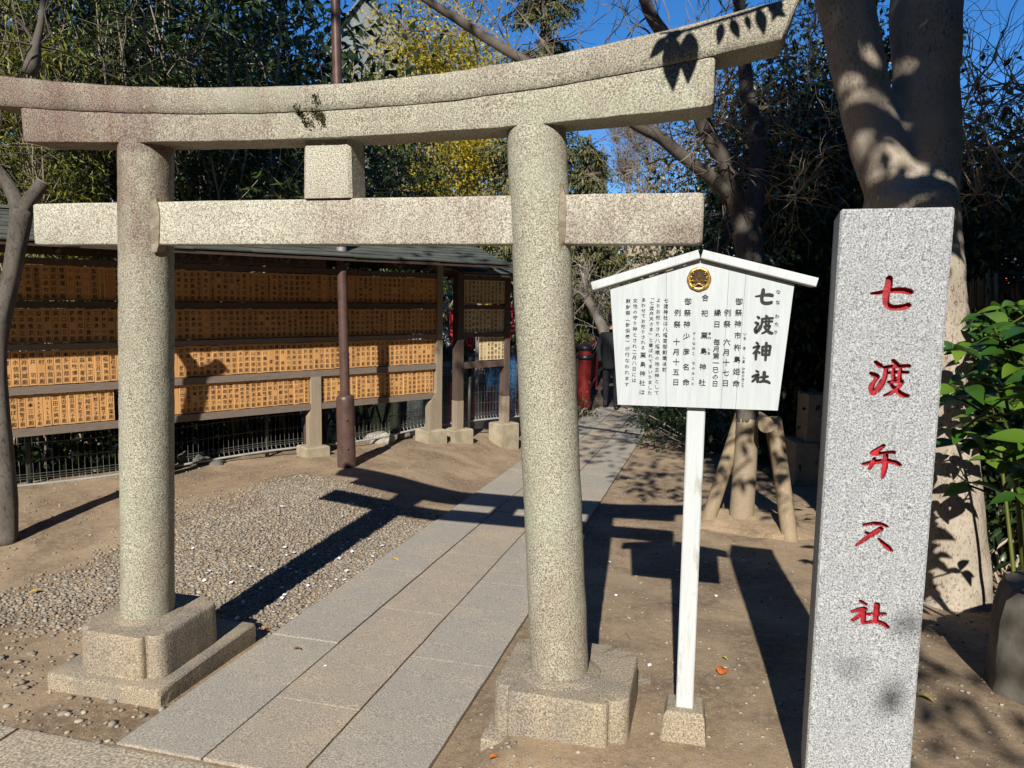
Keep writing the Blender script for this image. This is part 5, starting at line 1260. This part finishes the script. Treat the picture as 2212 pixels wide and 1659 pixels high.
# --- low shrubs
def bush(name, label, c, rad, n, ls, lw, mat, nc=40, cr=.12, cat='shrub', group=None):
    base = np.array([c[0], c[1], c[2]]); t = thing(name, label, cat, tuple(base), group)
    P0, D0, cc = clumps(base+UP*rad[2]*.75, rad, nc, n//nc, cr, .5); ok = P0[:, 2] > base[2]; P0, D0 = P0[ok], D0[ok]
    mb = MB()
    for k in range(14): mb.tube(wander(base+RNG.normal(size=3)*[.08, .08, 0], cc[RNG.integers(len(cc))], 6, .08), np.linspace(.014, .004, 6), 5, False, 0, RNG.random())
    mb.build('stem', MT['stemgrey'], t)
    leaves('foliage', P0, unit(D0+RNG.normal(size=D0.shape)*.5), ls*(.7+.6*RNG.random(len(P0))), lw*(.7+.6*RNG.random(len(P0))), mat, t)
p = at(975, 735, 24); bush('round_bush', 'rounded clipped bush on the far bank left of the small donor board', (p[0], p[1], -.3), (.8, .7, .55), 1800, .10, .05, MT['midgreen'])
p = at(1435, 905, 12.5); bush('low_shrub', 'low dark shrub at the right edge of the path below the notice board', (p[0], p[1], -.42), (.55, .5, .28), 1500, .06, .025, MT['deep'])
p = at(1250, 890, 13.6); bush('low_shrub', 'small dark shrub at the foot of the bridge post', (p[0], p[1], -.45), (.28, .3, .2), 700, .06, .025, MT['deep'])
p = at(1560, 880, 10); bush('hedge_bush', 'dark hedge bush in deep shade behind the wrapped tree', (p[0], p[1], -.35), (1.0, .6, .75), 3000, .08, .04, MT['deep'])
p = at(1740, 900, 9.2); bush('hedge_bush', 'dark hedge bush in deep shade beside the granite pillar', (p[0], p[1], -.3), (.9, .6, .9), 3000, .08, .04, MT['deep'])
p = at(1650, 800, 13); bush('hedge_bush', 'tall dark hedge bush deep behind the notice board', (p[0], p[1], -.3), (1.9, .8, 1.3), 3600, .10, .05, MT['deep'])
for i, (u, d) in enumerate(((715, 8.6), (760, 8.8), (850, 9.6), (330, 8.0))):
    p = at(u, 590, d); bush('young_shrub', 'light green whorled shrub showing under the donor board eave', (p[0], p[1], p[2]-.75), (.28, .3, .55), 420, .15, .03, MT['midgreen'] if i < 2 else MT['oleander'], 20, .1, 'shrub', 'shrubs behind the donor board')

# --- glossy shrub at the right, big leaves
GS = thing('laurel_shrub', 'glossy big-leaved green shrub in sun at the right edge', 'shrub', tuple(q(2190, 1000, 3.6)))
mb = MB(); P0, D0, Ls = [], [], []
stems = [[q(2215, 1330, 3.6), q(2200, 1100, 3.4), q(2180, 900, 3.2), q(2150, 770, 3.1)], [q(2250, 1330, 3.5), q(2230, 1000, 3.2), q(2205, 850, 3.0), q(2190, 745, 2.9)],
         [q(2230, 1330, 3.9), q(2190, 1000, 3.9), q(2140, 800, 3.9), q(2120, 700, 3.9)], [q(2260, 1330, 4.2), q(2240, 900, 4.2), q(2190, 720, 4.2), q(2170, 660, 4.2)],
         [q(2290, 1330, 3.3), q(2270, 1000, 2.9), q(2240, 880, 2.8), q(2215, 790, 2.75)], [q(2200, 1330, 4.4), q(2150, 900, 4.6), q(2110, 760, 4.6), q(2100, 690, 4.6)], [q(2260, 1330, 3.2), q(2240, 1180, 2.9), q(2215, 1100, 2.8), q(2200, 1070, 2.7)]]
for k, s in enumerate(stems):
    p = np.array(s); trunk(mb, p, [.012, .010, .007, .004], 7, .05, k, RNG.random(), 14)
    tips = [(p[-1], 6), (p[-2]*.5+p[-1]*.5, 4), (p[-2], 4)] if k != 6 else [(p[-1], 4)]
    for j in range(15 if k != 6 else 2):
        jf = RNG.random(); a = p[1]*(1-jf)+p[3]*jf; e = a+unit(RNG.normal(size=3)*[.8, .8, .3]+[0, -.2, .25])*(.14+.16*RNG.random()); mb.tube(wander(a, e, 5, .05), [.005]*5, 5, False, 0, RNG.random()); tips.append((e, 4))
    for c, m_ in tips:
        ph = RNG.random()*6
        for i in range(m_):
            a = ph+i*2.4; P0.append(c+RNG.normal(size=3)*.008-UP*.004*i); D0.append([math.cos(a), math.sin(a), -.25+.4*RNG.random()]); Ls.append(.085+.075*RNG.random())
mb.build('stem', MT['midgreen'], GS, True)
P0, D0, Ls = np.array(P0), unit(np.array(D0)), np.array(Ls)
def big_leaves(name, P0, D0, Ls, ratio, mat, parent, curl=.35):
    V, F, Rn = [], [], []; nl = 6
    for i in range(len(P0)):
        D = D0[i]; N = unit(np.array([RNG.normal()*.3, RNG.normal()*.3-.25, 1.0])); S_ = unit(np.cross(D, N)); N = np.cross(S_, D); b = len(V); r = RNG.random()
        for j in range(nl+1):
            t = j/nl; wv = Ls[i]*ratio*.5*math.sin(math.pi*min(1, t*.97+.02)**.8)**.9; c = P0[i]+D*Ls[i]*t-N*Ls[i]*curl*t*t+N*Ls[i]*.1*t
            V += [c-S_*wv+N*wv*.35, c-N*.0, c+S_*wv+N*wv*.35]; Rn += [r]*3
        for j in range(nl):
            for s in (0, 1):
                a = b+j*3+s; F += [(a, a+1, a+4), (a, a+4, a+3)]
    return fast_mesh(name, V, F, mat, parent, Rn, True)
o = big_leaves('foliage', P0, D0, Ls, .47, MT['laurel'], GS); o['kind'] = 'stuff'
DK = thing('dark_shrub', 'dark shaded shrub mass under the glossy shrub at the right edge', 'shrub', tuple(q(2190, 1230, 4.6)))
P1, D1, cc = clumps(q(2210, 1010, 5.2), (.6, .7, .75), 60, 45, .2, .3); leaves('foliage', P1, D1, .10+.05*RNG.random(len(P1)), .045, MT['deep'], DK)
mb = MB()
for k in range(12): mb.tube(wander(q(2190, 1260, 5.0)+RNG.normal(size=3)*[.25, .2, 0], cc[k], 6, .05), np.linspace(.012, .004, 6), 5, False)
mb.build('stem', MT['stemgrey'], DK)

# --- reed screen and orange wall at the right
RS = thing('reed_fence', 'sunlit tan reed screen fence behind the glossy shrub', 'fence', tuple(q(2150, 700, 6.4)))
mb = MB()
for u in np.arange(2060, 2150, 1.5):
    v0 = 612-.22*(u-2090)+RNG.normal()*5-(14 if 2128 < u < 2140 else 0); a = q(u+RNG.normal()*1.5, v0, 6.4+RNG.random()*.05); b = q(u+RNG.normal()*1, 780, 6.42); mb.tube([a, b], .0055, 5, True, 0, RNG.random())
mb.build('reed', MT['reed'], RS)
mb = MB()
for u in np.arange(2151, 2290, 1.5):
    v0 = 618+RNG.normal()*4; a = q(u+RNG.normal()*1.5, v0, 6.6+RNG.random()*.05); b = q(u+RNG.normal()*1, 800, 6.62); mb.tube([a, b], .0055, 5, True, 0, RNG.random())
mb.build('reed', MT['reed'], RS)
for u in (2133, 2152):
    mb = MB(); mb.tube([q(u, 590, 6.36), q(u, 800, 6.36)], .014, 8); mb.build('fence_post', MT['stake'], RS, True)
OW = thing('orange_wall', 'orange painted wall showing through gaps behind the reed fence', 'wall', tuple(q(1950, 700, 12.5)))
a, b = q(1660, 582, 12.5), q(2360, 582, 10.2); dv = unit((b-a)*[1, 1, 0])
L = np.linalg.norm((b-a)[:2]); mb = MB(); mb.box(((a+b)/2)*[1, 1, 0]+UP*.75, (L, .12, 2.3), rot=math.atan2(dv[1], dv[0])); mb.build('wall', MT['frame'], OW)
mb = MB(); mb.box(((a+b)/2)*[1, 1, 0]+UP*2.065, (L, .16, .32), rot=math.atan2(dv[1], dv[0])); mb.build('painted_band', MT['orange'], OW)
mb = MB(); mb.box(((a+b)/2)*[1, 1, 0]+UP*2.28, (L+.1, .5, .1), rot=math.atan2(dv[1], dv[0])); mb.build('coping', MT['greyroof'], OW)
p = q(1765, 880, 8.2)
SB = thing('stone_block', 'weathered low stone monument base in dappled shade behind the granite pillar', 'stone', (p[0], p[1], -.3))
mb = MB(); mb.box((p[0]+.1, p[1], -.05), (.75, .5, .55), rot=.2); mb.build('base', MT['concrete'], SB, False); mb = MB(); mb.box((p[0]+.12, p[1], .48), (.55, .36, .5), rot=.2); mb.build('block', MT['concrete'], SB)

# ------------------------------------------------------------------ trees overhead (out of frame) whose leaves throw the dappled shade
def shade(name, label, base, region, nc, per, cr, ls, lw, ydist, mat, rt=.2):
    """region(s, w) -> keep?  s = x+SXY*y and w = z+TZ*y stay constant along a sun ray"""
    t = thing(name, label, 'tree', base); P0, cc = [], []
    while len(cc) < nc:
        s, w_ = RNG.uniform(-7, 6), RNG.uniform(-2, 14)
        if not region(s, w_): continue
        y = ydist(w_)+RNG.normal()*.25; cc.append((s-SXY*y, y, w_-TZ*y))
    cc = np.array(cc)
    for c in cc:
        k = per; g = c+RNG.normal(size=(k*3, 3))*cr; g = g[[region(x+SXY*y, z+TZ*y) for x, y, z in g]][:k]; P0.append(g)
    P0 = np.concatenate(P0); n = len(P0); D0 = unit(RNG.normal(size=(n, 3))+[0, 0, -.5])
    leaves('crown', P0, D0, ls*(.7+.6*RNG.random(n)), lw*(.7+.6*RNG.random(n)), mat, t, .15, .1)
    mb = MB(); b = np.array(base, float); top = cc.mean(0); trunk(mb, [b-UP*.3, b+UP*2.5, b*.4+top*.6+UP*.6, top+UP*.8], [rt, rt*.85, rt*.5, rt*.25], 12, .1, b[0])
    for c in cc[::4]: mb.tube(wander(b*.4+top*.6+UP*.6, c, 7, .06), np.linspace(rt*.3, .01, 7), 5, False)
    mb.build('trunk', MT['bark_grey'], t, True)
def reg1(s, w_):
    if s < -1.4 or s > 5.2 or w_ > 11: return False
    lim = np.interp(s, [-1.4, -.5, .3, .62, .95, 1.15, 1.62, 1.75, 2.3, 2.5, 2.9, 3.2, 5.2], [4.9, 4.6, 4.0, 3.3, 2.9, 2.76, 2.78, 2.42, 2.4, 3.1, 3.2, 2.9, 2.7])
    return w_ > lim
shade('overhanging_tree', 'large-leaved evergreen tree overhanging the gate from behind the viewer', (4.9, -3.4, 0), reg1, 250, 22, .20, .15, .065, lambda w_: -1.15-.42*max(w_-2.5, 0), MT['laurel'])
def reg2(s, w_): return (2.32 < s < 5.2 and -1.6 < w_ < 1.05+.12*math.sin(s*5)) or (1.9 < s < 2.12 and .0 < w_ < .6)
shade('overhanging_tree', 'evergreen tree behind the viewer shading the boulder', (6.5, -8.5, 0), reg2, 46, 22, .22, .16, .08, lambda w_: -7.2, MT['deep'])
def reg3(s, w_): return (-3.7 < s < -1.2 and 6.5+.4*math.sin(s*2.1) < w_ < 11.5)
shade('overhanging_tree', 'tall evergreen tree behind the viewer shading the thicket', (-6.5, -9, 0), reg3, 130, 16, .34, .26, .14, lambda w_: -6.0, MT['deep'], .35)
def reg4(s, w_): return 1.75 < s < 5.6 and 3.5 < w_ < 11 and not (3.5 < s < 4.9 and 3.4 < w_ < 4.5)
shade('overhanging_tree', 'dense evergreen tree behind the viewer shading the dark hedge', (7.5, -6, 0), reg4, 260, 16, .26, .22, .11, lambda w_: -4.5, MT['deep'], .3)
n = 36000; az = RNG.uniform(0, 2*math.pi, n); rr = RNG.uniform(9, 19, n); P0 = np.stack([CAM[0]+rr*np.sin(az), CAM[1]+rr*np.cos(az), 13*RNG.random(n)**.8-.2], 1)  # unseen leaf ring added to hold back sky fill, sun path left open
sv, wv_ = P0[:, 0]+SXY*P0[:, 1], P0[:, 2]+TZ*P0[:, 1]
rel = (az+math.radians(14.5)+math.pi) % (2*math.pi)-math.pi
ok = (np.abs(rel) > math.radians(47)) & ~((P0[:, 1] < 0) & (sv > -8) & (sv < 6) & (wv_ > -1.7) & (wv_ < 14)); P0 = P0[ok]
o = leaves('sky_blocker_leaves', P0, rdir(len(P0), -.2), .7+.5*RNG.random(len(P0)), .4+.3*RNG.random(len(P0)), MT['deep']); o['kind'] = 'stuff'; o['label'] = 'added ring of evergreen leaves out of view that cuts the sky light'
# the spray whose leaf shadows fall on the right end of the lintel
SPR = thing('leaf_spray', 'hanging spray of large leaves casting shadows on the lintel end', 'branch', (1.3, -.9, 3.6))
mb = MB(); P0, D0, Ls = [], [], []
K = 1.05
def cast(u, v, k=K): return ony(u, v, -.137)+SUN*k
for (b0, t0) in (((1440, 74), (1402, 120)), ((1450, 72), (1455, 182)), ((1490, 62), (1487, 166)), ((1560, 42), (1552, 92)), ((1580, 34), (1598, 78)), ((1612, 26), (1622, 60)), ((1640, 10), (1652, 70)), ((1475, 60), (1430, 78)), ((1690, -10), (1668, 40)), ((1660, 0), (1700, 30))):
    a, b = cast(*b0), cast(*t0); P0.append(a); D0.append(b-a); Ls.append(np.linalg.norm(b-a))
mb.tube([cast(1425, 62), cast(1480, 58), cast(1560, 34), cast(1620, 16), cast(1700, -20), cast(1800, -60), cast(2000, -260)], [.004, .005, .006, .007, .008, .009, .012], 6)
mb.build('stem', MT['bark_grey'], SPR)
P0, D0, Ls = np.array(P0), unit(np.array(D0)), np.array(Ls)
V, F, Rn = [], [], []
for i in range(len(P0)):
    D = D0[i]; S_ = unit(np.cross(D, SUN+RNG.normal(size=3)*.25)); b = len(V)
    for j in range(7):
        t_ = j/6; wv = Ls[i]*.21*math.sin(math.pi*min(.98, t_*.95+.03)**.75); c = P0[i]+D*Ls[i]*t_
        V += [c-S_*wv, c+SUN*.006, c+S_*wv]; Rn += [.5]*3
    for j in range(6):
        for s in (0, 1): a = b+j*3+s; F += [(a, a+1, a+4), (a, a+4, a+3)]
fast_mesh('foliage', V, F, MT['laurel'], SPR, Rn, True)

# ------------------------------------------------------------------ gravel, paper squares, fallen leaves
def blocked(x, y):
    return ((x > -.69) & (x < .52) & (y > -.62)) | ((x > -1.30) & (x < -.71) & (y > -.30) & (y < .42)) | ((x > .62) & (x < 1.24) & (y > -.24) & (y < .47)) | (y < -.6)
def gravel(name, n, fn, smin, smax, label):
    bm = bmesh.new(); bmesh.ops.create_icosphere(bm, subdivisions=1, radius=1.0)
    bv = np.array([v.co[:] for v in bm.verts]); bf = np.array([[v.index for v in f.verts] for f in bm.faces]); bm.free()
    xs, ys = fn(n); ok = ~blocked(xs, ys); xs, ys = xs[ok], ys[ok]; n = len(xs)
    r = smin+(smax-smin)*RNG.random(n)**1.8; a = RNG.random(n)*6.283; sx = 1+.5*RNG.random(n); sz = .35+.35*RNG.random(n)
    V = np.repeat(bv[None], n, 0)*(1+RNG.normal(size=(n, len(bv), 1))*.10)
    V[..., 0] *= (r*sx)[:, None]; V[..., 1] *= r[:, None]; V[..., 2] *= (r*sz)[:, None]
    ca, sa = np.cos(a)[:, None], np.sin(a)[:, None]; X = V[..., 0]*ca-V[..., 1]*sa; Y = V[..., 0]*sa+V[..., 1]*ca
    z = gz(xs, ys)
    zz = np.array([noise.noise((x*1.6, y*1.6, 0))*.009+noise.noise((x*7, y*7, 3))*.006 for x, y in zip(xs, ys)])
    V = np.stack([X+xs[:, None], Y+ys[:, None], V[..., 2]+(z+zz+r*sz*.35+RNG.random(n)*r*.35)[:, None]], -1).reshape(-1, 3)
    F = (bf[None]+(np.arange(n)*len(bv))[:, None, None]).reshape(-1, 3)
    o = fast_mesh(name, V, F, MT['pebble'], None, np.repeat(RNG.random(n), len(bv)), True); o['kind'] = 'stuff'; o['label'] = label
def patch(n):
    X, Y = [], []
    while len(X) < n:
        x = RNG.uniform(-2.7, -.66); y = RNG.uniform(-.1, 3.4)
        f = .55*noise.noise((x*1.3, y*1.3, 9))+.25*noise.noise((x*4, y*4, 2))
        d = sstep(-2.7, -1.7, x)*sstep(-.15, .75, y-.25*(x+1.7))*sstep(3.4, 2.3, y+.35*(x+.7))
        if RNG.random() < np.clip(d*1.25+f*.9-.15, 0, 1): X.append(x); Y.append(y)
    return np.array(X), np.array(Y)
gravel('gravel', 26000, patch, .0045, .0125, 'bed of small grey and tan pebbles left of the path')
gravel('gravel', 9000, lambda n: (RNG.uniform(-5, 3.4, n), -.6+RNG.random(n)**1.5*7), .0025, .010, 'loose pebbles and grit scattered over the dirt')
gravel('gravel', 420, lambda n: (RNG.uniform(-2.2, -.7, n), RNG.uniform(-.6, .9, n)), .004, .020, 'flat larger stones set in the dirt before the left base')
def gtop(x, y): return float(gz(x, y))+noise.noise((x*1.6, y*1.6, 0))*.009+noise.noise((x*7, y*7, 3))*.006
pm = bpy.data.meshes.new('paper_square'); pm.from_pydata([(-.5, -.5, 0), (.5, -.5, .06), (.5, .5, 0), (-.5, .5, .10), (0, 0, -.04)], [], [(0, 1, 4), (1, 2, 4), (2, 3, 4), (3, 0, 4)]); pm.materials.append(MT['paper']); pm.update()
def paper(x, y, s, lab, grp, h=.012):
    o = bpy.data.objects.new('paper_square', pm); COL.objects.link(o); o.location = (x, y, gtop(x, y)+h); o.scale = (s, s*(.7+.5*random.random()), s)
    o.rotation_euler = (random.uniform(-.4, .4), random.uniform(-.4, .4), random.uniform(0, 6)); tag(o, lab, 'paper', grp)
for i in range(95):
    for _ in range(50):
        x = random.gauss(-1.05, .32); y = random.gauss(1.35, .7)
        if x < -.71 and -.05 < y < 3.2 and not blocked(x, y): break
    paper(x, y, random.uniform(.014, .024), 'tiny white paper square lying on the gravel left of the path', 'white paper squares on the gravel', .016)
for i in range(12):
    x = random.uniform(.6, 2.0); y = random.uniform(.5, 3.6); paper(x, y, .016, 'tiny white paper square lying on bare dirt right of the path', 'white paper squares on the dirt', .006)
for u, v in ((703, 1440), (1157, 1329), (1240, 1285)):
    p = on(u, v, (0, 0, 0), np.array([0, .035, 1.0])); o = bpy.data.objects.new('paper_square', pm); COL.objects.link(o); o.location = (p[0], p[1], p[2]+.004); o.scale = (.016, .014, .016); o.rotation_euler = (0, 0, random.uniform(0, 3)); tag(o, 'tiny white paper square lying on the paving slabs', 'paper', 'white paper squares on the paving')
def fallen(u, v, L, rgb, label, wr=.4, rot=None, onpath=False, heart=False):
    g = np.array([0, .035, 1.0]); p = on(u, v, (0, 0, -.0 if onpath else -.02), g)
    if not onpath:
        for _ in range(3): p = on(u, v, (0, 0, gtop(p[0], p[1])+.006), np.array([0, 0, 1.0]))
    a = random.uniform(0, 6.28) if rot is None else rot; mb = MB(); V = []; n = 6; ca, sa = math.cos(a), math.sin(a)
    for j in range(n+1):
        t_ = j/n; wv = L*wr*.5*math.sin(math.pi*min(.99, t_*.96+.02)**(.55 if heart else .85)); x = (t_-.5)*L; h = .012*math.sin(t_*3.1)*L/.06
        for sg in (-1, 0, 1): V.append((p[0]+x*ca-sg*wv*sa, p[1]+x*sa+sg*wv*ca, p[2]+.004+h+(.25*wv if sg else 0)))
    F = []
    for j in range(n):
        for s in (0, 1): k = j*3+s; F.append((k, k+1, k+4, k+3))
    mb.add(V, F)
    if rgb not in MT: MT[rgb] = m_plain('leaf_'+str(len(MT)), rgb, .6, 0, .35, 30., 80., .2)
    tag(mb.build('fallen_leaf', MT[rgb], None, True, loc=p), label, 'leaf')
Yl, Br, Or, Pa = (.55, .36, .05), (.24, .10, .04), (.52, .15, .02), (.42, .30, .14)
fallen(853, 1213, .085, (.68, .46, .05), 'bright yellow leaf lying on gravel beside the path edge', .28, -.2)
fallen(708, 1196, .075, Pa, 'pale tan leaf on the shaded gravel near the left shadow', .35, .4)
fallen(77, 1282, .075, Yl, 'golden leaf standing up on dirt at the far left', .4, .9)
fallen(405, 1191, .09, Pa, 'thin straw coloured leaf on gravel right of the left pillar', .16, .1)
fallen(641, 1405, .05, Br, 'small brown leaf lying on the left paving slabs', .4, .1, True)
fallen(1562, 1452, .062, (.40, .11, .02), 'heart shaped orange red leaf on the dirt behind the notice board post', .85, 1.2, False, True)
fallen(1540, 1137, .07, (.62, .28, .02), 'orange and yellow leaf near the foot of the wrapped tree', .5, .2)
fallen(1339, 1053, .07, Pa, 'pale fallen leaf just right of the path', .35, 0)
fallen(1565, 1424, .035, (.5, .5, .06), 'tiny yellow green leaf above the heart shaped leaf', .4, -.7)
fallen(2000, 1512, .07, (.55, .42, .10), 'yellow leaf in shade at the right of the granite pillar', .4, -.6)
fallen(574, 1361, .04, Or, 'small orange leaf by the right side of the left base slab', .5, .6)
fallen(1067, 1640, .04, Or, 'small orange leaf in front of the right plinth', .5, .5)
fallen(468, 1192, .04, Br, 'small brown leaf on the gravel behind the left pillar', .5, .5)
fallen(1620, 1145, .05, Pa, 'dull tan leaf on the soil mound', .4, .3)
# thin dry twigs and straw on the dirt
for i in range(16):
    x, y = (random.uniform(.6, 2.1), random.uniform(.4, 3.4)) if i % 2 else (random.uniform(-3.2, -1.3), random.uniform(-.5, 2.2))
    a = random.uniform(0, 3.14); L = random.uniform(.05, .16); p0 = np.array([x, y, gtop(x, y)+.006]); e = p0+np.array([math.cos(a)*L, math.sin(a)*L, .004])
    mb = MB(); mb.tube(wander(p0, e, 5, .12), .0016, 4); tag(mb.build('dry_twig', MT['twigtan'], None, loc=p0), 'thin dry twig lying on the bare dirt', 'twig', 'dry twigs on the dirt')
